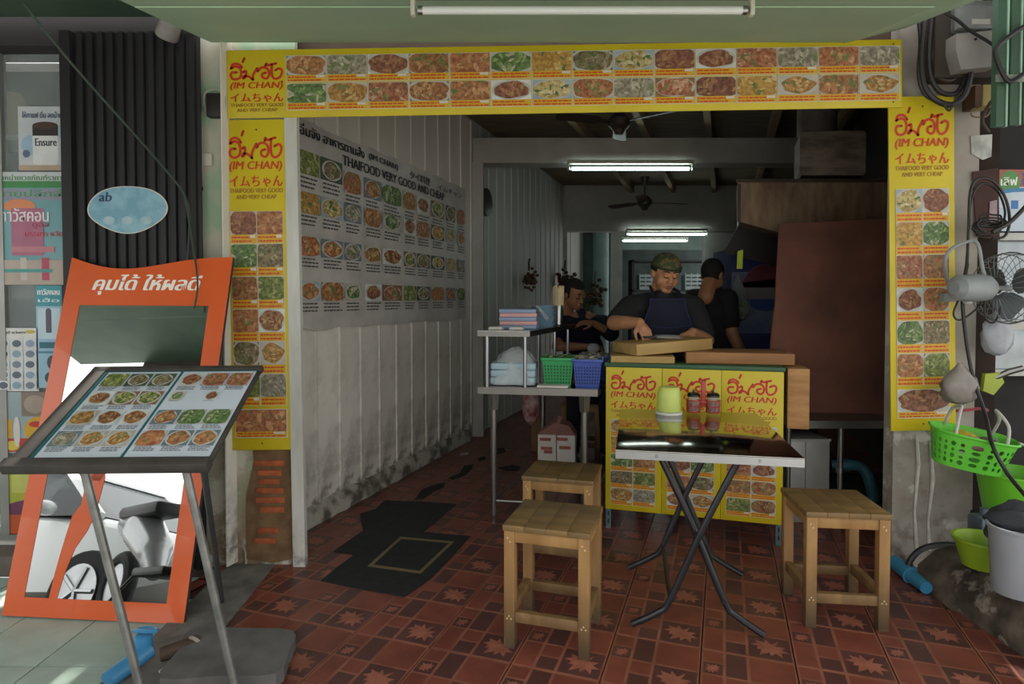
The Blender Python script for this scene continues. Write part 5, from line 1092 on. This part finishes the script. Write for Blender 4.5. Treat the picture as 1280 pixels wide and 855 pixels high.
# hanging green basket with holes
def holed_basket(name, label, cat, c, rx, ry, h, rows, n, m, rz, tilt, taper=.8):
    t = T(name, label, cat, c, rz); t.rotation_euler = (tilt[0], tilt[1], rz)
    b = MB()
    def P(u, v, th=0): # u around, v height 0..1
        k = taper+(1-taper)*v; a = 2*PI*u; ca_, sa_ = math.cos(a), math.sin(a); e = .72
        return Vector((math.copysign(abs(ca_)**e, ca_)*(rx*k-th), math.copysign(abs(sa_)**e, sa_)*(ry*k-th), h*v))
    for th in (0, .003):
        for i in range(n):
            for r in range(rows):
                v0 = .1+.72*r/rows; v1 = .1+.72*(r+1)/rows; u0 = i/n; u1 = (i+1)/n; um = (u0+u1)/2; vm = (v0+v1)/2
                ou = [(u0, v0), (um, v0), (u1, v0), (u1, vm), (u1, v1), (um, v1), (u0, v1), (u0, vm)]
                big = .32 if (i+r) % 2 == 0 else .22
                inn = [(um+(u1-u0)*big*math.cos(q), vm+(v1-v0)*(big+.1)*math.sin(q)) for q in [R(225+45*j) for j in range(8)]]
                vs = [P(*q, th) for q in ou]+[P(*q, th) for q in inn]
                b.add(vs, [(j, (j+1) % 8, 8+(j+1) % 8, 8+j) for j in range(8)], 0, True)
        for v0, v1 in ((0, .1), (.82, 1.0)):
            for i in range(n*2): b.add([P(i/n/2, v0, th), P((i+1)/n/2, v0, th), P((i+1)/n/2, v1, th), P(i/n/2, v1, th)], [(0, 1, 2, 3)], 0, True)
    b.poly([P(i/n/2, .0) for i in range(n*2)]); bo_ = b.build('basket_body', m, t)
    rim_ = MB(); rim_.tube([P(i/40, 1.0, -.003) for i in range(40)], .006, 7, closed=True); rim_.build('rim', m, t)
    return t, P
m_lg = M('bright_green_plastic', '63c43c', .4, var=.06); m_lg2 = M('lime_bucket_plastic', '6fbf2f', .4, var=.1, scale=4); m_hand = M('grey_white_plastic', 'b4b2ac', .5, var=.05)
gbk, P_ = holed_basket('green_basket', 'bright green plastic basket with diamond holes hanging on the right pillar', 'basket', W(1206, 582, 2.82), .165, .11, .155, 4, 26, m_lg, R(-22), (R(4), R(10)))
MB().tube(smooth_line([(-.09, -.10, .15), (-.085, -.06, .24), (-.07, 0, .27), (-.085, .06, .24), (-.09, .1, .15)], 5), .007, 8).build('handle', m_hand, gbk)
MB().tube(smooth_line([(.10, -.10, .15), (.10, -.06, .23), (.06, 0, .28), (.1, .06, .23), (.10, .1, .15)], 5), .007, 8).build('handle', m_hand, gbk)
cont = [('yellow_cloth', 'folded yellow cloth in the hanging green basket', 'cloth', 'c9b83a', (-.02, .02, .12), (.07, .05, .03)), ('pink_cloth', 'pink cloth in the hanging green basket', 'cloth', 'c88a96', (.0, -.03, .115), (.06, .04, .03)), ('grey_rag', 'grey rag in the right side of the hanging green basket', 'rag', '7a756c', (.08, .02, .11), (.05, .06, .035))]
bpy.context.view_layer.update()
for nm, lb, ct, cl2, lc, rr in cont:
    b = MB().ell((0, 0, 0), rr, 14, 9); rd = random.Random(len(nm)); b.v = [(x*(1+rd.uniform(-.12, .12)), y*(1+rd.uniform(-.12, .12)), z*(1+rd.uniform(-.3, .3))) for x, y, z in b.v]
    o = b.build(nm, M('fabric_'+nm, cl2, .8, var=.2, scale=20)); o.location = gbk.matrix_world @ Vector(lc); o.rotation_euler = gbk.rotation_euler; tag(o, lb, ct)
# buckets on and behind the kerb
def bucket(name, label, c, r0, r1, h, m, handle=True, cat='bucket'):
    t = T(name, label, cat, c); MB().lathe([(r0*.98, 0), (r0, .004), (r1, h), (r1+.008, h), (r1+.008, h+.01), (r1-.004, h+.01), (r0-.004, .008), (0, .008)], 28, cap=False).build('body', m, t)
    if handle: MB().tube(smooth_line([(-r1, 0, h-.01), (-r1*.8, .02, h+.09), (0, .03, h+.14), (r1*.8, .02, h+.09), (r1, 0, h-.01)], 5), .006, 8).build('handle', m_hand, t)
    return t
q = W(1268, 648, 2.85); bucket('green_bucket', 'large bright green bucket with pale handle at the right edge', (q.x, q.y, q.z), .116, .15, .21, m_lg2)
o = MB().box(2.225, 2.46, 2.74, 2.98, .062, q.z-.001, bev=.006).build('storage_crate', M('dark_crate', '2b2a2c', .8, var=.3)); tag(o, 'dark crate under the large green bucket at the right edge', 'crate')
q = G(1238, 727, .19); bucket('green_basin', 'small lime green basin on the kerb', (2.0, 2.60, .2), .075, .105, .11, M('lime_basin', '8fae2a', .4, var=.12, scale=8), False, 'basin')
q = G(1270, 748, .19); bucket('white_pail', 'milky white plastic pail at the right edge on the kerb', (1.955, 2.36, .2), .085, .098, .25, M('milky_plastic', '9a9ea6', .4, var=.1, scale=5), False, 'pail')
jg = MB().box(-.05, .05, -.05, .05, 0, .15, bev=.02).lathe([(.02, .15), (.02, .18)], 12).build('plastic_jug', M('blue_grey_plastic', '5c6876', .4, var=.1)); jg.location = W(1230, 684, 2.79); jg.location.z = .201; tag(jg, 'blue grey plastic jug between the pillar and the lime basin', 'jug')
rg = MB().ell((0, 0, 0), (.12, .09, .07), 22, 14); rd = random.Random(31); rg.v = [(x*(1+.15*math.sin(9*x/.12+5*z/.07)), y*(1+.2*math.sin(7*z/.07+3*x/.12)), z*(1+.25*math.sin(6*x/.12+4*y/.09))-.03*abs(x)/.12) for x, y, z in rg.v]
o = rg.build('grey_cloth', M('charcoal_cloth', '3c3d44', .85, var=.3, scale=10)); o.location = W(1272, 652, 2.42); tag(o, 'crumpled charcoal cloth draped over the white pail', 'cloth')
kn = T('knife_bag', 'yellow green bag with a grey metal handle hanging right of the pillar', 'bag', W(1237, 478, 2.9))
MB().prism([(-.03, 0, -.04), (.02, 0, -.06), (.07, 0, .0), (.05, 0, .045), (-.02, 0, .04)], (0, .02, 0)).build('bag', M('acid_green_bag', '9aa832', .5, var=.2), kn); MB().tube([(.03, .01, .02), (.09, -.0, .05), (.14, -.02, .07)], [.012, .016, .014], 8).build('handle', m_st2, kn)
# ================================================================== PEOPLE
class Flesh(MB):
    """capsules and ellipsoids that are fused into one continuous surface"""
    def cap(s, a, b, ra, rb, n=12):
        a, b = Vector(a), Vector(b); t = (b-a).normalized(); k = 4; pts = []; rs = []
        for i in range(k): q = PI/2*(1-i/k); pts.append(a-t*ra*math.sin(q)); rs.append(max(ra*math.cos(q), .0004))
        pts += [a, b]; rs += [ra, rb]
        for i in range(1, k+1): q = PI/2*i/k; pts.append(b+t*rb*math.sin(q)); rs.append(max(rb*math.cos(q), .0004))
        s.tube(pts, rs, n); return s
    def chain(s, pts, rs, n=12):
        for i in range(len(pts)-1): s.cap(pts[i], pts[i+1], rs[i], rs[i+1], n)
        return s
    def fuse(s, name, m, parent, voxel=.007, it=4, post=None):
        me = s.mesh('tmp', m); o = bpy.data.objects.new('tmp', me); COL.objects.link(o)
        r = o.modifiers.new('r', 'REMESH'); r.mode = 'VOXEL'; r.voxel_size = voxel
        q = o.modifiers.new('s', 'SMOOTH'); q.factor = .5; q.iterations = it
        dg = bpy.context.evaluated_depsgraph_get(); out = bpy.data.meshes.new_from_object(o.evaluated_get(dg)); out.name = name
        bpy.data.objects.remove(o); bpy.data.meshes.remove(me)
        out.polygons.foreach_set('use_smooth', [True]*len(out.polygons)); out.materials.clear(); out.materials.append(m)
        if post: post(out)
        out.update(); return link(name, out, parent)
def head_flesh(F, H, wide=1.):
    """H: matrix that places the head (local: -y forward, z up, origin mid head)"""
    def e(c, r): F.ell(H @ Vector(c), r, 14, 10, mat=H.to_3x3().to_4x4())
    e((0, .012, .03), (.076*wide, .096, .092)); e((0, -.02, -.035), (.067*wide, .07, .085))
    for s in (-1, 1):
        e((s*.034*wide, -.046, -.035), (.036*wide, .034, .04)); e((s*.077*wide, .015, -.005), (.012, .022, .033)); e((s*.012, -.096, -.032), (.0105, .010, .009))
        e((s*.03, -.078, .028), (.026, .012, .009)); e((s*.031, -.078, .004), (.019, .012, .011))
    e((0, -.06, -.095), (.034*wide, .03, .024)); e((0, -.088, -.062), (.025, .013, .02))
    F.cap(H @ Vector((0, -.083, .018)), H @ Vector((0, -.106, -.026)), .009, .0135)
    F.cap(H @ Vector((0, .03, -.06)), H @ Vector((0, .055, -.19)), .056*wide, .06)
def face_parts(H, parent, m_lip, m_brow):
    l = MB(); 
    def e(mb, c, r): mb.ell(H @ Vector(c), r, 12, 8, mat=H.to_3x3().to_4x4())
    e(l, (0, -.099, -.056), (.023, .007, .0055)); e(l, (0, -.098, -.067), (.02, .008, .0065)); l.build('lips', m_lip, parent)
    for s in (-1, 1):
        b = MB(); b.tube([H @ Vector((s*x, y, z)) for x, y, z in ((.012, -.0905, .032), (.03, -.091, .038), (.05, -.08, .033))], [.003, .0045, .002], 7); b.build('eyebrow', m_brow, parent)
        b = MB(); b.tube([H @ Vector((s*x, y, z)) for x, y, z in ((.014, -.0885, .0), (.03, -.0915, -.004), (.047, -.083, .001))], [.0015, .003, .0015], 7); b.build('eyelashes', m_brow, parent)
def hand_flesh(F, wrist, direc, palm_n, curl=.6, spread=.16, left=False, L=1.):
    """palm and five bent fingers; direc: along the hand, palm_n: out of the back of the hand"""
    d = Vector(direc).normalized(); n = Vector(palm_n); n = (n-d*n.dot(d)).normalized(); sd = d.cross(n)*(1 if left else -1)
    w = Vector(wrist)
    F.cap(w, w+d*.045*L, .024, .028); 
    for i, (off, ln) in enumerate(((-.030, .074), (-.010, .084), (.011, .078), (.030, .062))):
        k = w+d*.075*L+sd*off; F.cap(w+d*.03+sd*off*.7, k, .015, .0125)
        dd = (d+sd*(off*spread*8)).normalized(); a = k; ang = curl*.5
        for j, (fr, r0, r1) in enumerate(((.45, .0095, .0085), (.32, .0085, .0078), (.23, .0078, .0066))):
            v = dd*math.cos(ang)-n*math.sin(ang); b = a+v*ln*fr*L; F.cap(a, b, r0, r1, 8); a = b; ang += curl*.75
    t0 = w+d*.02-sd*.022; t1 = t0+(d*.6-sd*.75-n*.35).normalized()*.042; t2 = t1+(d*.9-sd*.15-n*.45).normalized()*.03; t3 = t2+(d*.9+sd*.1-n*.5).normalized()*.022
    F.chain([t0, t1, t2, t3], [.015, .0115, .010, .008], 8)
m_skin = M('skin_tan', 'b8835f', .55, var=.1, scale=9); m_skin2 = M('skin_brown', 'a0704f', .55, var=.1, scale=9)
m_lip = M('lip_tone', '9a5c4c', .5); m_hair = M('black_hair', '16130f', .85, var=.2, scale=40, stretch=(1, 1, .2))
m_tee = M('charcoal_tee', '222225', .9, var=.15, scale=8); m_tee2 = M('black_tee', '17161a', .9, var=.15, scale=8); m_navyc = M('navy_cotton', '13182e', .85, var=.2, scale=8); m_trs = M('dark_trousers', '22242b', .9)
def hmat(c, yaw, pitch, roll=0.): return Matrix.Translation(c) @ Matrix.Rotation(yaw, 4, 'Z') @ Matrix.Rotation(pitch, 4, 'X') @ Matrix.Rotation(roll, 4, 'Y')
def legs(t, m, hip, feet, kneeb=None, belly=None):
    F = Flesh()
    for s, f in zip((-1, 1), feet):
        h = Vector(hip)+Vector((s*.095, 0, 0)); f = Vector(f); kn = (h+f)/2+Vector((0, -.02, .0)) if not kneeb else Vector(kneeb[0 if s < 0 else 1])
        F.chain([h, kn, f+Vector((0, 0, .1))], [.09, .062, .045])
    F.ell(hip, (.175, .12, .11)); F.fuse('trousers', m, t, .012, 3)
    for f in feet: MB().ell(Vector(f)+Vector((0, -.05, .045)), (.045, .12, .042), 14, 8).build('shoe', M('dark_shoe', '1c1b1b', .6), t)
# ---- the cook ----------------------------------------------------------
cx, cy = 1.02, 4.22
ck = T('person', 'cook in a camouflage cap, dark T-shirt and navy apron chopping behind the counter', 'person', (0, 0, 0))
H = hmat((cx+.005, 4.13, 1.505), R(9), R(20), R(3))
F = Flesh(); head_flesh(F, H, 1.12)
ra, re, rw = Vector((cx-.215, 4.20, 1.275)), Vector((.662, 4.0, 1.18)), Vector((.785, 3.80, 1.19))
la, le, lw_ = Vector((cx+.205, 4.20, 1.275)), Vector((1.285, 4.08, 1.06)), Vector((1.14, 3.9, 1.125))
nb = Vector((cx, 4.2, 1.32)); F.chain([nb, ra, re], [.06, .06, .05]); F.chain([re, (re+rw)/2+Vector((-.005, 0, 0)), rw], [.05, .045, .031])
F.chain([nb, la, le], [.06, .06, .05]); F.chain([le, (le+lw_)/2, lw_], [.05, .044, .031])
F.cap(nb, (cx, 4.22, 1.0), .07, .08)
hand_flesh(F, rw, (.35, -.55, -.75), (.1, -.75, .65), .75); hand_flesh(F, lw_, (-.7, -.5, -.3), (0, -.3, .95), .7, left=True)
F.fuse('body', m_skin, ck, .0058, 3); face_parts(H, ck, m_lip, m_hair)
F = Flesh(); F.ell((cx, cy, 1.02), (.205, .155, .25)); F.ell((cx, cy, .86), (.2, .16, .18)); F.ell((cx, cy-.01, 1.2), (.2, .13, .13)); F.cap((cx, cy, 1.32), (cx, 4.19, 1.345), .088, .078)
F.chain([(cx-.06, cy, 1.30), ra, ra+(re-ra)*.78], [.088, .088, .074]); F.chain([(cx+.06, cy, 1.30), la, la+(le-la)*.78], [.088, .088, .074]); F.fuse('t_shirt', m_tee, ck, .0085, 3)
legs(ck, m_trs, (cx, cy, .84), [(cx-.11, cy, 0), (cx+.11, cy, 0)])
# cap
m_camo = M('camouflage', '3c4a2a', .85, col2='6a5a3a', scale=26, detail=2, lo=.48, hi=.52)
c_ = MB(); n, k = 22, 8
vs = [H @ Vector((.094*math.cos(PI/2*j/k)**.85*math.cos(2*PI*i/n), .014+.106*math.cos(PI/2*j/k)**.85*math.sin(2*PI*i/n), .048+.088*math.sin(PI/2*j/k))) for j in range(k) for i in range(n)]+[H @ Vector((0, .014, .138))]
c_.add(vs, [(j*n+i, j*n+(i+1) % n, (j+1)*n+(i+1) % n, (j+1)*n+i) for j in range(k-1) for i in range(n)]+[((k-1)*n+i, (k-1)*n+(i+1) % n, len(vs)-1) for i in range(n)], 0, True)
cpo = c_.build('cap', m_camo, ck, 60)
b_ = MB(); b_.tube([H @ Vector((.095*math.cos(2*PI*i/n), .014+.107*math.sin(2*PI*i/n), .05)) for i in range(n)], .008, 6, closed=True); b_.build('band', M('camo_band', '2f3f26', .85), cpo)
br_ = MB(); br_.prism([H @ Vector((.075*math.cos(a), .09+.1*math.sin(a)*.8, .045-.03*math.sin(a))) for a in [PI*j/12 for j in range(13)]], (0, 0, .006)); br_.build('brim', m_camo, cpo)
hr = MB(); hr.tube([H @ Vector((.088*math.cos(a), .014+.098*math.sin(a), .03)) for a in [R(-25)+R(230)*j/14 for j in range(15)]], .014, 7); hr.build('hair', m_hair, ck)
# apron
ap = MB(); nx, nz = 12, 14
def ap_pt(u, v):
    z = 1.335-.62*v; hw = .115+.075*min(1, max(0, v-.08)*3.2); x = u*hw
    return Vector((cx+.0+x, cy-.165*math.sqrt(max(.05, 1-(x/.27)**2))-.03*math.sin(min(1, v*1.2)*PI*.7)-.004, z))
vs = [ap_pt(-1+2*i/nx, j/nz) for j in range(nz+1) for i in range(nx+1)]
ap.add(vs, [(j*(nx+1)+i, j*(nx+1)+i+1, (j+1)*(nx+1)+i+1, (j+1)*(nx+1)+i) for j in range(nz) for i in range(nx)], 0, True); apo = ap.build('apron', m_navyc, ck, 80)
m_trim = M('blue_trim', '2c3468', .8)
MB().tube([ap_pt(-1, j/nz)-Vector((0, .003, 0)) for j in range(nz+1)][::-1]+[ap_pt(-1+2*i/nx, 0)-Vector((0, .003, 0)) for i in range(nx+1)]+[ap_pt(1, j/nz)-Vector((0, .003, 0)) for j in range(nz+1)], .0035, 5).build('trim', m_trim, apo)
MB().tube([ap_pt(u/10, .29+.012*math.cos(u*.3))-Vector((0, .003, 0)) for u in range(-7, 8)], .003, 5).build('pocket_edge', m_trim, apo)
for s in (-1, 1): MB().tube([ap_pt(s*.9, .0), Vector((cx+s*.085, cy-.1, 1.385)), Vector((cx+s*.07, cy+.03, 1.42))], .011, 6).build('strap', m_navyc, apo)
# plate and knife on the board
bt_ = zt_+.126
o = MB().lathe([(.05, 0), (.085, .012), (.09, .016), (.08, .014), (.045, .004), (0, .004)], 26, cap=False).build('white_plate', M('white_china', 'd2d4d6', .25, var=.03)); o.location = counter_pt(.33, .34, bt_); tag(o, 'white plate on the chopping board before the cook', 'plate')
kf = T('kitchen_knife', 'kitchen knife held flat on the chopping board by the cook', 'knife', Vector((rw.x+.04, rw.y-.07, bt_+.004)), R(-25)); MB().box(-.05, .05, -.009, .009, 0, .014, bev=.004).build('handle', M('knife_handle', '2a2522', .5), kf); MB().prism([(.05, -.012, .006), (.2, -.002, .006), (.19, .02, .006), (.05, .02, .006)], (0, 0, .002)).build('blade', m_steel_e, kf)
# ---- second man, seen from behind -------------------------------------------
mx_, my_ = 1.56, 4.78
m2 = T('person', 'man in a black T-shirt standing with his back turned beside the cooler', 'person')
H = hmat((mx_-.02, my_-.03, 1.515), R(135), R(18)); F = Flesh(); head_flesh(F, H)
fw = Vector((math.sin(R(135))*1, -math.cos(R(135)), 0)); rt = Vector((fw.y, -fw.x, 0))   # facing, its right side
rs, ls = Vector((mx_, my_, 1.33))+rt*.19, Vector((mx_, my_, 1.33))-rt*.19
rs = Vector((mx_+.075, my_-.08, 1.335)); relb = Vector((mx_+.09, my_-.14, 1.09)); rwr = Vector((mx_+.175, my_-.16, .89))
ls = Vector((mx_-.12, my_+.12, 1.335)); lelb = Vector((mx_-.08, my_+.22, 1.08)); lwr = Vector((mx_+.1, my_+.28, .98)); nb = Vector((mx_-.02, my_+.0, 1.38))
F.chain([nb, rs, relb], [.06, .058, .047]); F.chain([relb, (relb+rwr)/2, rwr], [.047, .043, .03]); F.chain([nb, ls, lelb], [.06, .058, .047]); F.chain([lelb, lwr], [.047, .03])
F.cap(nb, (mx_-.02, my_, 1.0), .07, .08); hand_flesh(F, rwr, (.4, .2, -.85), (.2, -.9, .1), .5); hand_flesh(F, lwr, (.8, .3, -.4), (0, .2, .9), .6, left=True)
F.fuse('body', m_skin2, m2, .0065, 3); face_parts(H, m2, m_lip, m_hair)
F = Flesh(); tc_ = (mx_-.03, my_+.01)
rot = Matrix.Rotation(R(-38), 4, 'Z')
F.ell((*tc_, 1.05), (.185, .13, .28), mat=rot); F.ell((*tc_, 1.24), (.19, .12, .15), mat=rot); F.ell((*tc_, .88), (.175, .13, .16), mat=rot); F.cap((tc_[0], tc_[1]-.01, 1.34), (tc_[0]+.012, tc_[1]-.012, 1.41), .1, .074)
F.chain([(mx_, my_, 1.34), rs, rs+(relb-rs)*.72], [.08, .083, .068]); F.chain([(mx_-.04, my_, 1.34), ls, ls+(lelb-ls)*.72], [.08, .083, .068]); F.fuse('t_shirt', m_tee2, m2, .009, 3)
legs(m2, m_trs, (mx_-.03, my_, .82), [(mx_-.12, my_+.06, 0), (mx_+.08, my_-.06, 0)])
def hair_cap(H, parent, cut, m=m_hair, sc=1.05):
    b = MB(); b.ell((0, 0, 0), (.079*sc, .1*sc, .095*sc), 22, 16)
    keep = []; vs = [Vector(v)+Vector((0, .014, .034)) for v in b.v]
    for f in b.f:
        c = sum((vs[i] for i in f), Vector())/len(f)
        if cut(c): keep.append(f)
    mb = MB(); mb.add([H @ v for v in vs], keep, 0, True); o = mb.build('hair', m, parent, 80)
    md = o.modifiers.new('thick', 'SOLIDIFY'); md.thickness = .008; return o
hair_cap(H, m2, lambda c: c.z > .06 or (c.y > -.01 and c.z > -.045) or (c.y > .03 and c.z > -.085))
# ---- seated woman --------------------------------------------------------------
wx, wy = .60, 5.22
wo = T('person', 'seated woman in a navy top leaning over food behind the steel stand', 'person')
H = hmat((.515, 5.1, 1.375), R(38), R(22), R(-4)); F = Flesh(); head_flesh(F, H, .95)
nb = Vector((.58, 5.2, 1.2)); rs = Vector((.44, 5.16, 1.13)); relb = Vector((.36, 5.0, .95)); rwr = Vector((.60, 4.94, .955)); ls = Vector((.76, 5.16, 1.13)); lelb = Vector((.80, 5.0, 1.06)); lwr = Vector((.66, 4.97, 1.14))
F.chain([nb, rs, relb], [.055, .05, .04]); F.chain([relb, (relb+rwr)/2, rwr], [.04, .036, .026]); F.chain([nb, ls, lelb], [.055, .05, .04]); F.chain([lelb, lwr], [.04, .026]); F.cap(nb, (.6, 5.24, .8), .06, .08)
hand_flesh(F, rwr, (.9, -.2, .05), (0, -.3, .9), .7); hand_flesh(F, lwr, (-.9, -.1, .1), (0, -.3, .9), .5, left=True)
F.fuse('body', m_skin2, wo, .0062, 3); face_parts(H, wo, m_lip, m_hair)
F = Flesh(); F.ell((.61, 5.24, .86), (.18, .14, .24)); F.ell((.6, 5.21, 1.08), (.17, .12, .12)); F.cap((.59, 5.2, 1.16), (.58, 5.19, 1.2), .075, .06)
F.chain([(.56, 5.2, 1.14), rs, rs+(relb-rs)*.6], [.072, .072, .058]); F.chain([(.64, 5.2, 1.14), ls, lelb], [.072, .078, .07]); F.fuse('navy_top', m_navyc, wo, .009, 3)
hair_cap(H, wo, lambda c: c.z > .068 or (c.y > -.015 and c.z > -.05), sc=1.06); MB().ell(H @ Vector((0, .11, .06)), (.04, .035, .04), 14, 10).build('hair_bun', m_hair, wo)
F = Flesh(); F.chain([(.52, 5.25, .55), (.5, 4.98, .56), (.5, 4.95, .12)], [.085, .065, .045]); F.chain([(.70, 5.25, .55), (.76, 5.0, .58), (.76, 4.97, .12)], [.085, .065, .045]); F.ell((.61, 5.28, .57), (.17, .13, .1)); F.fuse('trousers', m_trs, wo, .012, 3)
for x in (.5, .76): MB().ell((x, 4.91, .045), (.042, .11, .042), 14, 8).build('shoe', M('dark_shoe', '1c1b1b', .6), wo)
stool('wooden stool the seated woman sits on behind the steel stand', (.61, 5.27), R(-15), .33, .32, .465)
o = MB().ell((0, 0, 0), (.05, .03, .04), 10, 7).build('paper_towel', M('towel_white', 'c9cbd0', .8, var=.15, scale=20)); o.location = (.645, 4.89, .945); tag(o, 'crumpled white paper towel in the seated woman\'s hands', 'paper towel')
# ================================================================== STREET BEHIND THE VIEWER (seen in the mirror)
m_white = M('car_white', 'd8dadc', .15, coat=.8, var=.02); m_win = M('car_glass', '1c2226', .05, var=.1); m_rub = M('tyre_rubber', '1d1d1e', .8); m_rim = M('alloy_rim', 'b0b2b4', .3, metal=.9)
def car(label, x, y, rz=0.):
    t = T('car', label, 'car', (x, y, -.1), rz, 'cars parked in the street')
    # length along x (front = +x), width along y
    secs = [(-2.05, .42, .78, .62), (-1.95, .3, .92, .74), (-1.5, .26, .98, .8), (-.6, .24, .97, .84), (.4, .24, .96, .84), (1.2, .26, .92, .82), (1.75, .3, .82, .74), (2.02, .38, .66, .6)]
    b = MB(); prof = lambda z0, z1, w: [(-w, z0+.06), (-w*1.02, (z0+z1)/2), (-w*.98, z1-.06), (-w*.86, z1), (w*.86, z1), (w*.98, z1-.06), (w*1.02, (z0+z1)/2), (w, z0+.06), (w*.8, z0), (-w*.8, z0)]
    vs = [(X, q[0], q[1]) for X, z0, z1, w in secs for q in prof(z0, z1, w)]; n = 10
    b.add(vs, [(k*n+i, k*n+(i+1) % n, (k+1)*n+(i+1) % n, (k+1)*n+i) for k in range(len(secs)-1) for i in range(n)]+[tuple(range(n)), tuple((len(secs)-1)*n+i for i in range(n))[::-1]], 0, True); b.build('body_shell', m_white, t, 40)
    g = MB(); cs = [(-1.75, .95, .72), (-1.1, 1.40, .6), (-.1, 1.46, .6), (.45, 1.38, .6), (1.15, .94, .74)]
    vs = []; 
    for X, z, w in cs: vs += [(X, -w, z), (X, w, z)]
    base = [(-1.75, .78), (1.15, .8)]
    for X, z, w in cs: vs += [(X, -.78, .94), (X, .78, .94)]
    fs = [(2*i, 2*i+1, 2*i+3, 2*i+2) for i in range(4)]+[(2*i, 2*i+2, 12+2*i, 10+2*i) for i in range(4)]+[(2*i+3, 2*i+1, 11+2*i, 13+2*i) for i in range(4)]
    g.add(vs, fs, 0, False); g.build('cabin', m_win, t)
    rf = MB(); rf.prism([(-1.12, -.6, 1.40), (-.1, -.6, 1.462), (.46, -.6, 1.385), (.46, .6, 1.385), (-.1, .6, 1.462), (-1.12, .6, 1.40)], (0, 0, .03))
    for s in (-1, 1):
        for A, B in (((-1.78, .76, .94), (-1.1, .61, 1.41)), ((-.28, .79, .94), (-.25, .615, 1.45)), ((1.18, .76, .93), (.44, .61, 1.39)), ((-1.1, .61, 1.42), (-.1, .615, 1.47)), ((-.1, .615, 1.47), (.46, .61, 1.4))): rf.tube([(A[0], s*A[1], A[2]), (B[0], s*B[1], B[2])], .04, 7)
    rf.build('roof_pillars', m_white, t)
    for s in (-1, 1):
        m_ = MB().ell((.72, s*.93, .98), (.07, .1, .065), 14, 9).build('door_mirror', m_white, t)
        for X in (-1.28, 1.28):
            w_ = MB().lathe([(.2, -.1), (.31, -.1), (.325, -.06), (.325, .06), (.31, .1), (.2, .1)], 28, mat=Matrix.Translation((X, s*.74, .325)) @ Matrix.Rotation(PI/2, 4, 'X')).build('wheel', m_rub, t)
            r_ = MB().lathe([(.21, -.06), (.2, .06)], 24, mat=Matrix.Translation((X, s*.797, .325)) @ Matrix.Rotation(PI/2, 4, 'X'))
            for k in range(5): a = 2*PI*k/5; r_.tube([(X, s*.858, .325), (X+.19*math.cos(a), s*.858, .325+.19*math.sin(a))], .02, 6)
            r_.build('rim', m_rim, w_)
        MB().box(1.88, 2.03, s*.42-.14, s*.42+.14, .56, .68, bev=.03).build('headlamp', M('lamp_clear', 'c9ccd0', .1, var=.05), t)
        MB().box(-2.08, -1.85, s*.58-.14, s*.58+.14, .62, .82, bev=.03).build('tail_lamp', M('tail_red', 'a01f1c', .2), t)
        MB().box(-.1, .05, s*.865-.01, s*.865+.01, .82, .85).build('door_handle', m_rim, t)
    return t
car('white car parked in the street, seen in the left half of the mirror', -5.1, -.85, R(8))
car('white car with a red tail lamp seen at the right of the mirror', -1.45, -2.3, R(4))
# scooter
m_sil = M('scooter_silver', 'b0b2b4', .25, metal=.5, var=.08); m_blk = M('scooter_black', '1e1e20', .5)
sc_ = T('scooter', 'silver motor scooter parked in the street, reflected in the mirror', 'scooter', (-2.85, .72, 0), R(30))
for X in (-.62, .62):
    MB().tube([(X+.2*math.cos(2*PI*j/26), 0, .26+.2*math.sin(2*PI*j/26)) for j in range(26)], .055, 10, closed=True).build('tyre', m_rub, sc_)
    MB().lathe([(.16, -.03), (.16, .03)], 20, mat=Matrix.Translation((X, 0, .26)) @ Matrix.Rotation(PI/2, 4, 'X')).build('rim', m_rim, sc_)
F = Flesh(); F.chain([(-.75, 0, .72), (-.45, 0, .66), (-.15, 0, .5), (-.05, 0, .36)], [.09, .15, .13, .08]); F.fuse('rear_cowl', m_sil, sc_, .015, 4)
F = Flesh(); F.chain([(.62, 0, .48), (.5, 0, .65), (.4, 0, .9), (.36, 0, 1.0)], [.09, .11, .13, .1]); F.fuse('front_cowl', m_sil, sc_, .015, 4)
MB().box(-.1, .38, -.14, .14, .3, .36, bev=.02).build('footboard', m_blk, sc_); MB().box(-.72, -.05, -.13, .13, .74, .84, bev=.04).build('seat', m_blk, sc_)
MB().tube([(.36, -.34, 1.06), (.38, -.15, 1.04), (.4, 0, 1.02), (.38, .15, 1.04), (.36, .34, 1.06)], .014, 8).build('handlebar', m_blk, sc_); MB().tube([(.62, 0, .26), (.5, 0, .6)], .03, 8).build('fork', m_blk, sc_)
for s in (-1, 1):
    w_ = MB().tube([(.36, s*.24, 1.06), (.36, s*.3, 1.22)], .006, 6).build('mirror_stalk', m_blk, sc_); MB().ell((.36, s*.32, 1.27), (.02, .06, .045), 12, 8).build('mirror_glass', m_blk, w_)
MB().prism([(.46, -.13, .98), (.46, .13, .98), (.38, .1, 1.28), (.38, -.1, 1.28)], (.008, 0, 0)).build('windscreen', M('scooter_screen', '8a9298', .1, alpha=.6), sc_); MB().ell((.52, 0, .86), (.05, .09, .06), 14, 9).build('headlamp', M('lamp_clear', 'c9ccd0'), sc_)
MB().tube([(-.1, .12, .3), (-.08, .3, .02)], .012, 6).build('side_stand', m_blk, sc_)
